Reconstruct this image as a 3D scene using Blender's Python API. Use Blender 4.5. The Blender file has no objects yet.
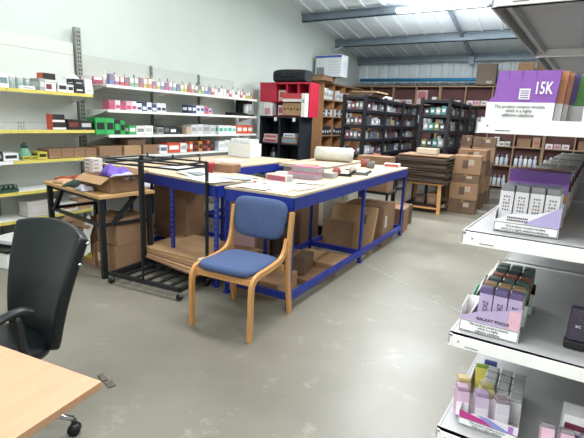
import bpy, math, random
from mathutils import Vector, Matrix, Euler
random.seed(7)
C = bpy.context.scene.collection
PI = math.pi

# ------------------------------------------------------------------ materials
def lin(h):
    h = h.lstrip('#')
    out = []
    for i in (0, 2, 4):
        c = int(h[i:i+2], 16)/255
        out.append(c/12.92 if c <= .04045 else ((c+.055)/1.055)**2.4)
    return (*out, 1)

MATS = {}
def mat(name, col, rough=.55, metal=0, noise=.12, scale=12, bump=0, emit=0, stretch=None, alpha=1, spec=.5):
    if name in MATS: return MATS[name]
    m = bpy.data.materials.new(name); m.use_nodes = True
    nt = m.node_tree; N = nt.nodes; L = nt.links
    b = N['Principled BSDF']
    c = lin(col)
    b.inputs['Roughness'].default_value = rough
    b.inputs['Metallic'].default_value = metal
    b.inputs['Specular IOR Level'].default_value = spec
    tc = N.new('ShaderNodeTexCoord'); mp = N.new('ShaderNodeMapping')
    L.new(tc.outputs['Object'], mp.inputs['Vector'])
    if stretch: mp.inputs['Scale'].default_value = stretch
    nz = N.new('ShaderNodeTexNoise'); nz.inputs['Scale'].default_value = scale; nz.inputs['Detail'].default_value = 4
    L.new(mp.outputs[0], nz.inputs['Vector'])
    rp = N.new('ShaderNodeValToRGB')
    rp.color_ramp.elements[0].position = .3; rp.color_ramp.elements[1].position = .7
    rp.color_ramp.elements[0].color = (*[x*(1-noise) for x in c[:3]], 1)
    rp.color_ramp.elements[1].color = (*[min(1, x*(1+noise*.6)) for x in c[:3]], 1)
    L.new(nz.outputs['Fac'], rp.inputs['Fac']); L.new(rp.outputs[0], b.inputs['Base Color'])
    if bump:
        bp = N.new('ShaderNodeBump'); bp.inputs['Strength'].default_value = bump; bp.inputs['Distance'].default_value = .01
        L.new(nz.outputs['Fac'], bp.inputs['Height']); L.new(bp.outputs[0], b.inputs['Normal'])
    if emit:
        b.inputs['Emission Color'].default_value = c; b.inputs['Emission Strength'].default_value = emit
    if alpha < 1: b.inputs['Alpha'].default_value = alpha
    MATS[name] = m
    return m
def cm(col, rough=.5):                       # plain printed-card colour, slightly muted
    v = [int(col[i:i+2], 16) for i in (0, 2, 4)]; g = sum(v)/3; col = '%02x%02x%02x' % tuple(int(g+(a-g)*.86) for a in v)
    return mat('card_'+col+'_%d' % int(rough*100), '#'+col, rough, noise=.06, scale=30)

M_WALL = mat('painted_wall', '#c6cec9', .8, noise=.035, scale=1.3)
M_ROOF = mat('roof_sheet', '#dde6ea', .5, noise=.06, scale=1.5)
M_CLAD = mat('wall_cladding', '#e2ecf0', .5, noise=.05, scale=2)
M_STEEL = mat('grey_purlin', '#7f8c98', .45, .3, noise=.12, scale=5)
M_BLUEP = mat('blue_pipe', '#2b8fc6', .4, noise=.06)
M_WHITE = mat('white_enamel', '#e8e8e4', .35, noise=.03)
M_SHELFG = mat('grey_enamel', '#a9a9aa', .38, noise=.05, scale=6)
M_LIP = mat('shelf_lip', '#eceae8', .4, noise=.03, scale=20)
M_YEL = mat('yellow_strip', '#d2c464', .45, noise=.05)
M_PANEL = mat('shelf_back_panel', '#b9bdb6', .6, noise=.04, scale=3)
M_POST = mat('slotted_post', '#8f938a', .5, .3)
M_DARK = mat('dark_slot', '#2a2a2c', .7)
M_BLACK = mat('black_steel', '#15171b', .45, noise=.1)
M_BLUE = mat('blue_steel', '#1b2f8e', .4, noise=.12, scale=8)
M_BOARD = mat('chipboard_top', '#c2b096', .6, noise=.1, scale=60)
M_WOODTOP = mat('wood_table_top', '#c79f6c', .5, noise=.12, scale=8, stretch=(1, 8, 8))
M_DESK = mat('beech_desk', '#bf9474', .42, noise=.07, scale=5, stretch=(6, 1, 1))
M_BEECH = mat('beech_frame', '#c8935a', .42, noise=.14, scale=8, stretch=(8, 8, 1))
M_CARD = mat('cardboard', '#8c6c52', .8, noise=.1, scale=6)
M_CARDD = mat('cardboard_dark', '#67503f', .85, noise=.14, scale=6)
M_CARDL = mat('cardboard_light', '#aa8762', .8, noise=.08, scale=6)
M_CARDE = mat('cardboard_edges', '#4c3f37', .9, noise=.25, scale=40)
M_TAPE = mat('packing_tape', '#8a6238', .3)
M_PAPER = mat('paper', '#dcdcd8', .7, noise=.04)
M_FABRIC = mat('blue_fabric', '#495a80', .95, noise=.16, scale=90, bump=.25)
M_LEATHER = mat('black_leather', '#0e1417', .36, noise=.2, scale=14, bump=.08)
M_PLAST = mat('black_plastic', '#17191b', .4)
M_CHROME = mat('chrome', '#c4c4c6', .2, 1)
M_SHELFW = mat('bookcase_wood', '#a8774f', .6, noise=.14, scale=6, stretch=(4, 4, 1))
M_SHELFE = mat('bookcase_edge', '#a3876a', .6, noise=.1)
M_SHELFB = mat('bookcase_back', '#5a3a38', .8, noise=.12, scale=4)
M_RED = mat('red_laminate', '#ac1f38', .45, noise=.05)
M_BLKLAM = mat('black_laminate', '#1c2028', .5, noise=.08)
M_NAVY = mat('navy_black_steel', '#14161f', .5, noise=.1)
M_INK = mat('black_ink', '#222226', .7, noise=0)
M_INKG = mat('grey_ink', '#55555a', .7, noise=0)

def floor_mat():
    m = bpy.data.materials.new('painted_concrete'); m.use_nodes = True
    nt = m.node_tree; N = nt.nodes; L = nt.links; b = N['Principled BSDF']
    tc = N.new('ShaderNodeTexCoord')
    def noise(s, d=6, r=.55):
        n = N.new('ShaderNodeTexNoise'); n.inputs['Scale'].default_value = s; n.inputs['Detail'].default_value = d
        n.inputs['Roughness'].default_value = r; L.new(tc.outputs['Object'], n.inputs['Vector']); return n
    def ramp(src, p0, c0, p1, c1):
        r = N.new('ShaderNodeValToRGB'); e = r.color_ramp.elements
        e[0].position = p0; e[0].color = c0; e[1].position = p1; e[1].color = c1
        L.new(src, r.inputs['Fac']); return r
    n1 = noise(.8); r1 = ramp(n1.outputs['Fac'], .3, lin('#6f6b60'), .7, lin('#858074'))
    n2 = noise(5, 8, .7); r2 = ramp(n2.outputs['Fac'], .58, (0, 0, 0, 1), .72, (.75, .75, .75, 1))
    mx = N.new('ShaderNodeMixRGB'); mx.inputs[2].default_value = lin('#9c978c')
    L.new(r2.outputs[0], mx.inputs[0]); L.new(r1.outputs[0], mx.inputs[1])
    n3 = noise(16, 5, .65); r3 = ramp(n3.outputs['Fac'], .66, (0, 0, 0, 1), .72, (.6, .6, .6, 1))
    mx2 = N.new('ShaderNodeMixRGB'); mx2.inputs[2].default_value = lin('#55534c')
    L.new(r3.outputs[0], mx2.inputs[0]); L.new(mx.outputs[0], mx2.inputs[1])
    L.new(mx2.outputs[0], b.inputs['Base Color'])
    rr = ramp(n1.outputs['Fac'], .35, (.3, .3, .3, 1), .7, (.5, .5, .5, 1)); L.new(rr.outputs[0], b.inputs['Roughness'])
    return m
M_FLOOR = floor_mat()

# ------------------------------------------------------------------ mesh collector
class MB:
    def __init__(s): s.v = []; s.f = []; s.mi = []; s.sm = []
    def _add(s, vs, fs, mi=0, smooth=False, T=None):
        o = len(s.v)
        s.v += [tuple(T @ Vector(v)) if T is not None else tuple(v) for v in vs]
        s.f += [tuple(i+o for i in f) for f in fs]; s.mi += [mi]*len(fs); s.sm += [smooth]*len(fs)
        return s
    def box(s, x0, x1, y0, y1, z0, z1, mi=0, T=None):
        vs = [(x0,y0,z0),(x1,y0,z0),(x1,y1,z0),(x0,y1,z0),(x0,y0,z1),(x1,y0,z1),(x1,y1,z1),(x0,y1,z1)]
        return s._add(vs, [(0,3,2,1),(4,5,6,7),(0,1,5,4),(1,2,6,5),(2,3,7,6),(3,0,4,7)], mi, False, T)
    def bar(s, p, q, w, d=None, mi=0, up=(0,0,1)):
        p = Vector(p); q = Vector(q); d = d or w
        z = (q-p).normalized(); u = Vector(up)
        if abs(z.dot(u)) > .95: u = Vector((0, 1, 0))
        x = u.cross(z).normalized(); y = z.cross(x)
        vs = []
        for c in (p, q):
            for a, b in ((-1,-1),(1,-1),(1,1),(-1,1)): vs.append(c+x*a*w/2+y*b*d/2)
        return s._add(vs, [(0,3,2,1),(4,5,6,7),(0,1,5,4),(1,2,6,5),(2,3,7,6),(3,0,4,7)], mi)
    def tube(s, pts, r, seg=10, mi=0, closed=False, flat=1.0):
        pts = [Vector(p) for p in pts]; n = len(pts); vs = []; fs = []
        rs = r if isinstance(r, (list, tuple)) else [r]*n
        prev = None
        for i, p in enumerate(pts):
            a = pts[i-1] if i > 0 else (pts[-1] if closed else p); b = pts[i+1] if i < n-1 else (pts[0] if closed else p)
            t = (b-a).normalized()
            if prev is None: u = Vector((0,0,1)) if abs(t.z) < .9 else Vector((1,0,0)); x = u.cross(t).normalized()
            else: x = (prev-t*prev.dot(t)).normalized()
            prev = x; y = t.cross(x)
            for k in range(seg):
                an = 2*PI*k/seg; vs.append(p+x*math.cos(an)*rs[i]+y*math.sin(an)*rs[i]*flat)
        for i in range(n if closed else n-1):
            j = (i+1) % n
            for k in range(seg):
                l = (k+1) % seg; fs.append((i*seg+k, i*seg+l, j*seg+l, j*seg+k))
        if not closed: fs += [tuple(reversed(range(seg))), tuple(range((n-1)*seg, n*seg))]
        return s._add(vs, fs, mi, True)
    def cyl(s, p, q, r, r2=None, seg=16, mi=0): return s.tube([p, q], [r, r if r2 is None else r2], seg, mi)
    def lathe(s, prof, seg=18, mi=0, T=None):
        vs = []; fs = []; n = len(prof)
        for r, z in prof:
            for k in range(seg):
                a = 2*PI*k/seg; vs.append((r*math.cos(a), r*math.sin(a), z))
        for i in range(n-1):
            for k in range(seg):
                l = (k+1) % seg; fs.append((i*seg+k, i*seg+l, (i+1)*seg+l, (i+1)*seg+k))
        fs += [tuple(reversed(range(seg))), tuple(range((n-1)*seg, n*seg))]
        return s._add(vs, fs, mi, True, T)
    def prism(s, poly, axis, a, b, mi=0, T=None):   # poly in the two other axes, extruded from a to b
        n = len(poly)
        def P(u, v, w): return {'x': (w, u, v), 'y': (u, w, v), 'z': (u, v, w)}[axis]
        vs = [P(u, v, a) for u, v in poly]+[P(u, v, b) for u, v in poly]
        fs = [tuple(range(n)), tuple(reversed(range(n, 2*n)))]+[(i, i+n, (i+1) % n+n, (i+1) % n) for i in range(n)]
        return s._add(vs, fs, mi, False, T)
    def grid(s, fn, nu, nv, mi=0, thick=0):
        vs = [fn(i/nu, j/nv) for j in range(nv+1) for i in range(nu+1)]
        fs = [(j*(nu+1)+i, j*(nu+1)+i+1, (j+1)*(nu+1)+i+1, (j+1)*(nu+1)+i) for j in range(nv) for i in range(nu)]
        return s._add(vs, fs, mi, True)
    def build(s, name, mats, parent=None, bevel=0, seg=2, loc=None, solid=0, sub=0):
        me = bpy.data.meshes.new(name); me.from_pydata(s.v, [], s.f)
        if not isinstance(mats, (list, tuple)): mats = [mats]
        for m in mats: me.materials.append(m)
        for p, mi, sm in zip(me.polygons, s.mi, s.sm): p.material_index = mi; p.use_smooth = sm
        import bmesh
        bm = bmesh.new(); bm.from_mesh(me); bmesh.ops.recalc_face_normals(bm, faces=bm.faces); bm.to_mesh(me); bm.free()
        o = bpy.data.objects.new(name, me); C.objects.link(o)
        if parent: o.parent = parent
        if loc: o.location = loc
        if solid:
            md = o.modifiers.new('s', 'SOLIDIFY'); md.thickness = solid; md.offset = 0
        if bevel:
            md = o.modifiers.new('b', 'BEVEL'); md.width = bevel; md.segments = seg; md.limit_method = 'ANGLE'
            md.harden_normals = False
        if sub:
            md = o.modifiers.new('u', 'SUBSURF'); md.levels = sub; md.render_levels = sub
        return o

def tag(o, label=None, cat=None, group=None, kind=None):
    if label: o['label'] = label
    if cat: o['category'] = cat
    if group: o['group'] = group
    if kind: o['kind'] = kind
    return o
def root(name, label, cat, loc=(0,0,0), rz=0, group=None):
    o = bpy.data.objects.new(name, None); C.objects.link(o); o.location = loc; o.rotation_euler = (0, 0, rz)
    o.empty_display_size = .05
    return tag(o, label, cat, group)
def structure(o): o['kind'] = 'structure'; return o
def copy_tree(o, parent=None):
    c = o.copy(); C.objects.link(c)
    if parent: c.parent = parent
    for ch in [k for k in o.children]: copy_tree(ch, c)
    return c
def text(name, s, size, m, parent, loc, rot=(PI/2,0,0), align='CENTER', sx=1, bold=0):
    cu = bpy.data.curves.new(name, 'FONT'); cu.body = s; cu.size = size; cu.align_x = align; cu.align_y = 'CENTER'
    cu.extrude = .0003; cu.offset = bold; cu.resolution_u = 2; cu.space_line = .95
    t = bpy.data.objects.new('tmp', cu); C.objects.link(t)
    bpy.context.view_layer.update()
    me = bpy.data.meshes.new_from_object(t.evaluated_get(bpy.context.evaluated_depsgraph_get()))
    bpy.data.objects.remove(t)
    me.materials.clear(); me.materials.append(m)
    o = bpy.data.objects.new(name, me); C.objects.link(o); o.parent = parent; o.location = loc; o.rotation_euler = rot; o.scale = (sx, 1, 1)
    return o
ORD = ['first','second','third','fourth','fifth','sixth','seventh','eighth','ninth','tenth','eleventh','twelfth','thirteenth','fourteenth','fifteenth',
       'sixteenth','seventeenth','eighteenth','nineteenth','twentieth']
def ordn(i):
    if i < 20: return ORD[i]
    t = {2: 'twenty', 3: 'thirty', 4: 'forty', 5: 'fifty'}; n = i+1
    return (t[n//10]+'-'+ORD[n % 10-1]) if n % 10 else {30: 'thirtieth', 40: 'fortieth', 50: 'fiftieth'}[n]

# ------------------------------------------------------------------ camera
CH = 1.5
yaw, pitch, roll = [math.radians(a) for a in (-30.5, 12.68, 2.41)]
f = Vector((math.sin(yaw)*math.cos(pitch), math.cos(yaw)*math.cos(pitch), -math.sin(pitch)))
r0 = Vector((math.cos(yaw), -math.sin(yaw), 0)); u0 = r0.cross(f)
r = r0*math.cos(roll)+u0*math.sin(roll); u = -r0*math.sin(roll)+u0*math.cos(roll)
cd = bpy.data.cameras.new('camera'); cd.sensor_width = 36; cd.lens = 440*36/584; cd.clip_start = .02
cam = bpy.data.objects.new('camera', cd); C.objects.link(cam)
cam.matrix_world = Matrix(((r.x, u.x, -f.x, 0), (r.y, u.y, -f.y, 0), (r.z, u.z, -f.z, CH), (0, 0, 0, 1)))
bpy.context.scene.camera = cam

# ------------------------------------------------------------------ room shell
XL, XR, YB, YF = -5.5, 3.6, 12.95, -2.6
SL = .154
def roofz(y): return 3.36+SL*(YB-y)
structure(MB().box(XL-.2, XR+.2, YF-.2, YB+.2, -.12, 0).build('floor', M_FLOOR))
structure(MB().bar((-1.75, 4.45, .0012), (-.95, 3.95, .0012), .012, .0015).bar((-.95, 3.95, .0012), (-.1, 3.42, .0012), .009, .0015).build('trim_9', mat('floor_scratch', '#a3a298', .6)))
structure(MB().prism([(YF-.2, 0), (YB+.2, 0), (YB+.2, roofz(YB+.2)), (YF-.2, roofz(YF-.2))], 'x', XL-.2, XL).build('wall_left', M_WALL))
structure(MB().prism([(YF-.2, 0), (YB+.2, 0), (YB+.2, roofz(YB+.2)), (YF-.2, roofz(YF-.2))], 'x', XR, XR+.2).build('wall_right', M_WALL))
structure(MB().box(XL, XR, YF-.2, YF, 0, roofz(YF)).build('wall_front', M_WALL))
m = MB().box(XL, XR, YB, YB+.2, 0, 2.4)
m.box(XL, XR, YB+.03, YB+.2, 2.4, roofz(YB))
x = XL
while x < XR:
    m.prism([(x+.02, YB+.03), (x+.06, YB), (x+.22, YB), (x+.26, YB+.03)], 'z', 2.4, roofz(YB)-.02); x += .3
structure(m.build('wall_back', M_CLAD))
# roof: sheet with standing ribs running down the slope
m = MB().prism([(YF-.2, roofz(YF-.2)), (YB+.2, roofz(YB+.2)), (YB+.2, roofz(YB+.2)+.1), (YF-.2, roofz(YF-.2)+.1)], 'x', XL-.2, XR+.2)
x = XL+.25
while x < XR:
    m.prism([(YF, roofz(YF)), (YB, roofz(YB)), (YB, roofz(YB)-.03), (YF, roofz(YF)-.03)], 'x', x, x+.05); x += .42
structure(m.build('ceiling', M_ROOF))
for k, (y, h) in enumerate(((9.42, .17), (11.22, .17), (7.6, .17), (5.8, .17), (4.0, .17))):
    z = roofz(y)-.03
    m = MB().box(XL+.003, XR, y-.02, y, z-h, z).box(XL+.003, XR, y-.07, y, z-.02, z).box(XL+.003, XR, y-.02, y+.05, z-h, z-h+.018)
    structure(m.build('trim_%d' % (k+1), M_STEEL))
z = roofz(12.8)
structure(MB().box(XL+.003, XR, 12.76, 12.80, z-.2, z-.02).box(XL+.003, XR, 12.70, 12.8, z-.2, z-.175).build('trim_6', M_STEEL))
# rafter running down the slope
m = MB(); ya, yb = 2.0, 12.72
m.prism([(ya, roofz(ya)-.05), (yb, roofz(yb)-.05), (yb, roofz(yb)-.13), (ya, roofz(ya)-.13)], 'x', -2.3, -2.24)
m.box(-2.34, -2.2, 12.62, 12.7, roofz(12.65)-.3, roofz(12.65)-.1)
structure(m.build('trim_7', M_STEEL))
structure(MB().bar((XL+.02, 11.0, roofz(11.2)-.33), (XL+.25, 11.18, roofz(11.2)-.19), .035).build('trim_8', M_STEEL))
o = MB().cyl((-5.3, 12.6, 2.72), (XR, 12.6, 2.69), .045, seg=20)
for xx in (-4.2, -2.2, -.2, 1.8): o.box(xx-.02, xx+.02, 12.58, YB-.001, 2.62, 2.65)
tag(o.build('blue_pipe', M_BLUEP), 'long blue pipe running across the back wall above the bookcase', 'pipe')

# ------------------------------------------------------------------ lights
M_TUBE = mat('lit_tube', '#ffffff', .4, noise=0, emit=40)
def batten(x0, x1, y, z, label, power):
    t = root('strip_light', label, 'light', ((x0+x1)/2, y, z), 0)
    L = (x1-x0)/2
    MB().box(-L, L, -.05, .05, .0, .06).build('light_housing', M_WHITE, t)
    for k in (-1, 1): MB().cyl((-L+.03, k*.03, -.025), (L-.03, k*.03, -.025), .016, seg=10).build('light_tube', M_TUBE, t)
    m = MB()
    for sx in (-.7, .7): m.cyl((sx*L, 0, .06), (sx*L, 0, roofz(y)-z-.03), .008, seg=6)
    m.build('hanger', M_STEEL, t)
    ld = bpy.data.lights.new('strip_lamp', 'AREA'); ld.shape = 'RECTANGLE'; ld.size = 2*L; ld.size_y = .16; ld.energy = power; ld.color = (.96, .985, 1)
    lo = bpy.data.objects.new('strip_lamp', ld); C.objects.link(lo); lo.location = ((x0+x1)/2, y, z-.07)
    l2 = bpy.data.lights.new('strip_uplight', 'AREA'); l2.shape = 'RECTANGLE'; l2.size = 2*L; l2.size_y = .2; l2.energy = power*.5; l2.color = (.93, .97, 1)
    lo = bpy.data.objects.new('strip_uplight', l2); C.objects.link(lo); lo.location = ((x0+x1)/2, y, z+.08); lo.rotation_euler = (PI, 0, 0)
    return t
batten(-3.15, -1.45, 9.05, 3.68, 'bright strip light glowing beneath the purlin near the back of the roof', 150)
batten(-2.6, -.9, 6.6, 4.0, 'strip light nearer the camera at the top edge of the view', 150)
for (x0, y, z, pw) in ((-4.6, 3.2, 4.4, 95), (-2.2, 3.0, 4.4, 130), (-2.2, -.6, 4.9, 120), (.6, .2, 4.7, 150), (.6, 6.5, 4.0, 100), (-2.6, -1.6, 3.0, 80), (-1.3, -.9, 2.9, 22)):  # lamps out of view; the two low ones are added to brighten the near shelves
    ld = bpy.data.lights.new('unseen_lamp', 'AREA'); ld.shape = 'RECTANGLE'; ld.size = 1.8; ld.size_y = .5; ld.energy = pw; ld.color = (.97, .99, 1)
    lo = bpy.data.objects.new('unseen_lamp', ld); C.objects.link(lo); lo.location = (x0+.9, y, z)
for (x0, y) in ((-2.4, 9.8), (0, 9.8), (-3.0, 5.0), (0.5, 5.0)):  # upward fill without any fixture, added to brighten roof and cladding
    ld = bpy.data.lights.new('added_roof_fill', 'AREA'); ld.shape = 'RECTANGLE'; ld.size = 2.4; ld.size_y = .4; ld.energy = 32; ld.color = (.9, .96, 1)
    lo = bpy.data.objects.new('added_roof_fill', ld); C.objects.link(lo); lo.location = (x0, y, 2.75); lo.rotation_euler = (PI, 0, 0)
w = bpy.data.worlds.new('world'); bpy.context.scene.world = w; w.use_nodes = True
w.node_tree.nodes['Background'].inputs[0].default_value = (.8, .88, 1, 1); w.node_tree.nodes['Background'].inputs[1].default_value = .5

# ------------------------------------------------------------------ generic small goods
def carton(x0, x1, y0, y1, z0, z1, col, label, cat='box', group=None, name='product_box', face=None, band=None, rz=0, bevel=.002):
    """printed product box: body plus a printed label panel on the side that faces the room"""
    cx, cy = (x0+x1)/2, (y0+y1)/2; w, d, h = (x1-x0)/2, (y1-y0)/2, z1-z0
    t = root(name, label, cat, (cx, cy, z0+.001), rz, group)
    MB().box(-w, w, -d, d, 0, h).build('box_body', cm(col), t, bevel=bevel)
    if face:
        side, c2, (a, b, lo, hi) = face
        m = MB()
        if side == 'x': m.box(w, w+.0015, -d+2*d*a, -d+2*d*b, h*lo, h*hi)
        elif side == 'end':
            c3 = 'd8d4d0'; m.box(w, w+.0015, -d, d, h*.02, h*.3); MB().box(-w, w, -d-.0015, -d, 0, h).build('end_panel', cm(c2), t)
        elif side == 'both':
            m.box(w, w+.0015, -d+2*d*a, -d+2*d*b, h*lo, h*hi)
            MB().box(-w+2*w*a, -w+2*w*b, -d-.0015, -d, h*lo, h*hi).build('end_panel', cm(c2), t)
        else: m.box(-w+2*w*a, -w+2*w*b, -d-.0015, -d, h*lo, h*hi)
        m.build('printed_panel', cm('d8d4d0' if side == 'end' else c2), t)
    return t
CN = {}
def bottle(x, y, z, r, h, col, cap, label, group, name='bottle'):
    key = (round(r, 3), round(h, 3), col, cap)
    if key not in CN:
        t = root(name, label, 'bottle', (x, y, z+.001), 0, group)
        MB().lathe([(r*.92, 0), (r, .004), (r, h*.66), (r*.45, h*.76), (r*.42, h*.78)], 10).build('bottle_body', cm(col, .35), t)
        MB().lathe([(r*.5, h*.76), (r*.46, h*.97), (r*.3, h)], 10).build('bottle_cap', cm(cap, .35), t)
        CN[key] = t
        return t
    t = copy_tree(CN[key]); t.location = (x, y, z+.001); tag(t, label, 'bottle', group)
    return t
def card_box(cx, cy, z0, w, d, h, label, rz=0, mt=None, group=None, flaps=False, tape=True, lab=None, mark=None):
    t = root('cardboard_box', label, 'box', (cx, cy, z0+.001), rz, group)
    mt = mt or M_CARD
    w, d = w/2, d/2
    if not flaps:
        MB().box(-w, w, -d, d, 0, h).build('box_body', mt, t, bevel=.004)
        if tape:
            MB().box(-.025, .025, -d-.001, d+.001, h-.05, h+.001).build('packing_tape', M_TAPE, t)
    else:
        k = .006
        m = MB().box(-w, w, -d, -d+k, 0, h).box(-w, w, d-k, d, 0, h).box(-w, -w+k, -d, d, 0, h).box(w-k, w, -d, d, 0, h).box(-w, w, -d, d, 0, k)
        m.build('box_body', mt, t)
        fl = min(d*.75, .14); fs = min(w*.5, .14)
        MB().bar((0, -d, h), (0, -d-fl*.75, h-fl*.45), 2*w, k, up=(0, 1, 0)).build('flap', M_CARDL, t)
        MB().bar((0, d, h), (0, d+fl*.75, h+fl*.35), 2*w, k, up=(0, 1, 0)).build('flap', mt, t)
        for s in (-1, 1):
            MB()._add([(s*w, -d, h), (s*w, d, h), (s*(w+fs*.8), d*.9, h+.03*s), (s*(w+fs*.8), -d*.9, h+.03*s)], [(0, 1, 2, 3)]).build('flap', mt, t, solid=k)
    if lab:
        side, c, (a, b, lo, hi) = lab
        m = MB()
        if side == 'y': m.box(-w+2*w*a, -w+2*w*b, -d-.002, -d-.0005, h*lo, h*hi)
        else: m.box(w+.0005, w+.002, -d+2*d*a, -d+2*d*b, h*lo, h*hi)
        m.build('shipping_label', cm(c), t)
    if mark:
        text('printed_mark', mark, h*.3, M_INK, t, (0, -d-.001, h*.5))
    return t

# ------------------------------------------------------------------ left wall shelving
XP = -5.42
def wall_shelf(y0, y1, z, xf, xb, label, lipmat, group, th=.03):
    t = root('wall_shelf', label, 'shelf', ((xf+xb)/2, (y0+y1)/2, z), 0, group)
    w = (xf-xb)/2; d = (y1-y0)/2-.003
    MB().box(-w, w-.003, -d, d, -.02, 0).build('shelf_board', M_WHITE, t)
    MB().box(w-.003, w+.005, -d, d, -.03, .006).build('price_strip', lipmat, t)
    for s in (-1, 1): MB().prism([(-w, -.11), (w*.6, -.03), (w*.6, -.021), (-w, -.021)], 'y', s*(d-.006)-.003, s*(d-.006)+.003).build('bracket', M_WHITE, t)
    return t
YB_EDGE = [1.54, 2.54, 3.54]; YLV = [1.70, 1.27, .94, .60, .29]
WB = [3.74, 4.85, 5.88, 7.0]; WLV = [1.84, 1.53, 1.21, .93, .5]
LN = ['top', 'second', 'third', 'fourth', 'bottom']
for b in range(2):
    for i, z in enumerate(YLV):
        lm = M_WHITE if (b == 0 and i == 2) else M_YEL
        cc = 'white-edged' if (b == 0 and i == 2) else 'yellow-edged'
        wall_shelf(YB_EDGE[b], YB_EDGE[b+1], z, -5.0, XP+.01, f'{LN[i]} {cc} wall shelf in the {"far left" if b==0 else "second from left"} yellow bay', lm, 'yellow edged wall shelves')
for b in range(3):
    for i, z in enumerate(WLV):
        wall_shelf(WB[b], WB[b+1], z, -5.0, XP+.01, f'{LN[i]} white shelf in the {["left","middle","right"][b]} bay of the white shelving', M_WHITE, 'white wall shelves')
M_PANELL = mat('pale_back_panel', '#cdd0ca', .6, noise=.03, scale=3)
def back_panel(y0, y1, z0, z1, label):
    m = MB().box(XP-.02, XP, y0+.004, y1-.004, z0, z1)
    z = z0+.42
    while z < z1-.1: m.box(XP, XP+.0015, y0+.004, y1-.004, z, z+.004, 1); z += .42
    tag(m.build('shelving_back_panel', [M_PANELL if y1 < 3.65 else M_PANEL, M_POST]), label, 'panel', 'shelving back panels')
back_panel(.54, 1.54, .08, 2.33, 'grey back panel at the extreme left of the yellow shelving')
back_panel(1.54, 2.54, .08, 2.33, 'grey back panel behind the far left yellow shelves')
back_panel(2.54, 3.6, .08, 2.33, 'grey back panel left of the tall slotted post')
back_panel(3.7, 4.82, .08, 2.21, 'grey back panel right of the tall slotted post')
back_panel(4.82, 5.85, .08, 2.19, 'grey back panel behind the middle white shelves')
back_panel(5.85, 6.85, .08, 2.17, 'grey back panel behind the right white shelves')
def post(y, top, label, wide=.05):
    m = MB().box(XP-.02, XP+.04, y-wide/2, y+wide/2, 0, top)
    z = .1
    while z < top-.03:
        q = wide*.28; m.box(XP+.04, XP+.042, y-q, y-q*.35, z, z+.028, 1); m.box(XP+.04, XP+.042, y+q*.35, y+q, z, z+.028, 1); z += .05
    m.box(XP, XP+.4, y-wide/2, y+wide/2, 0, .06)
    tag(m.build('slotted_post', [M_POST, M_DARK]), label, 'post', 'slotted shelving posts')
post(3.65, 2.52, 'tall grey slotted post standing above the wall shelving', .075)
post(2.54, 2.25, 'slotted post between the two yellow shelf bays', .014)
post(1.54, 2.25, 'slotted post left of the far left yellow bay', .03)
post(4.83, 2.2, 'slotted post between left and middle white bays', .014)
post(5.86, 2.18, 'slotted post between middle and right white bays', .014)

XF = -5.02
# top white shelf: two-deep run of e-liquid cartons and bottles
pal = ['b87482','8fae96','93a67a','bfae72','7f8cb4','7a84b0','c68aa0','b2607a','bd6472','cb9868','7da0bb','b9c36b','c08aa8','a884b4','e0ddd8','cf5f5f']
nm = {'b87482':'rose red','8fae96':'sage green','93a67a':'leaf green','bfae72':'mustard yellow','7f8cb4':'sky blue','7a84b0':'violet blue','c68aa0':'pink','b2607a':'dark pink','bd6472':'red','cb9868':'orange',
      '7da0bb':'pale blue','b9c36b':'lime','c08aa8':'magenta','a884b4':'purple','e0ddd8':'white','cf5f5f':'coral'}
tag(carton(-5.32, -5.06, 3.60, 3.74, 1.845, 1.925, 'b04560', 'dark pink carton hanging off the left end of the top white shelf', face=('both', 'e8dfe0', (.1, .9, .55, .95))), None)
y = 3.80; i = 0
n_top = 40
for i in range(n_top):
    yy = 3.82+i*(3.1/n_top)
    if i < 26: col = random.choice(pal[:14])
    elif i < 37: col = random.choice(['e0ddd8', 'e0ddd8', 'd8d6cf', 'cf5f5f']) if i % 4 else 'e0ddd8'
    else: col = ['c7b14a', '8fae62', 'd98c3e'][i-37]
    cn = nm.get(col, 'off-white')
    hh = .105+random.random()*.03
    carton(XF-.075, XF-.012, yy, yy+.066, 1.846, 1.846+hh, col, f'{cn} e-liquid carton, {ordn(i)} from the left in front row, top white shelf', group='front row of cartons on the top white shelf', face=('both', 'dedad6' if i % 3 else '8a7a8c', (.1, .9, .45, .95)))
    if i % 2 == 0:
        bottle(XF-.15, yy+.03, 1.846, .026, .17+random.random()*.02, 'e6e4e0', ['d6d4d0', 'b8a0a8', 'a8b8ac', '88888c'][(i//2) % 4], f'white bottle behind the {ordn(i)} carton on the top white shelf', 'bottles at the back of the top white shelf')
# second white shelf
cols = ['b85a74', 'd4c6ca', 'a84a66', 'e0a7b8', 'dcd8da', 'e6e6ea', '2c3560', 'dadde6', '3a4878', 'd8dbe2', 'e6e6ea']
cn2 = ['rose pink', 'pale pink', 'dark pink', 'soft pink', 'off-white', 'white', 'navy', 'pale grey', 'indigo', 'light grey', 'bright white']
for i, c in enumerate(cols):
    yy = 3.80+i*.088
    carton(XF-.15, XF-.02, yy, yy+.082, 1.536, 1.536+.12-.02*(i % 3 == 2), c, f'{cn2[i]} packet, {ordn(i)} from the left on the second white shelf', group='packets on the left of the second white shelf', face=('both', 'c4476b' if i < 5 else 'eeeeee' if i in (6, 8) else '35406a', (.1, .9, .15, .5)))
for i, (c, n) in enumerate((('28305c', 'navy'), ('3a4878', 'indigo'), ('dfe2ea', 'white'), ('c9d6de', 'pale blue'), ('d05a78', 'pink'), ('e0a7b8', 'pale pink'))):
    yy = 5.22+i*.095
    carton(XF-.15, XF-.02, yy, yy+.088, 1.536, 1.536+.125-.03*(i == 5), c, f'{n} packet in the cluster mid-way along the second white shelf', group='packets in the middle of the second white shelf', face=('both', 'eceef2' if i < 2 else '4a5a8a', (.15, .85, .35, .7)))
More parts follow.
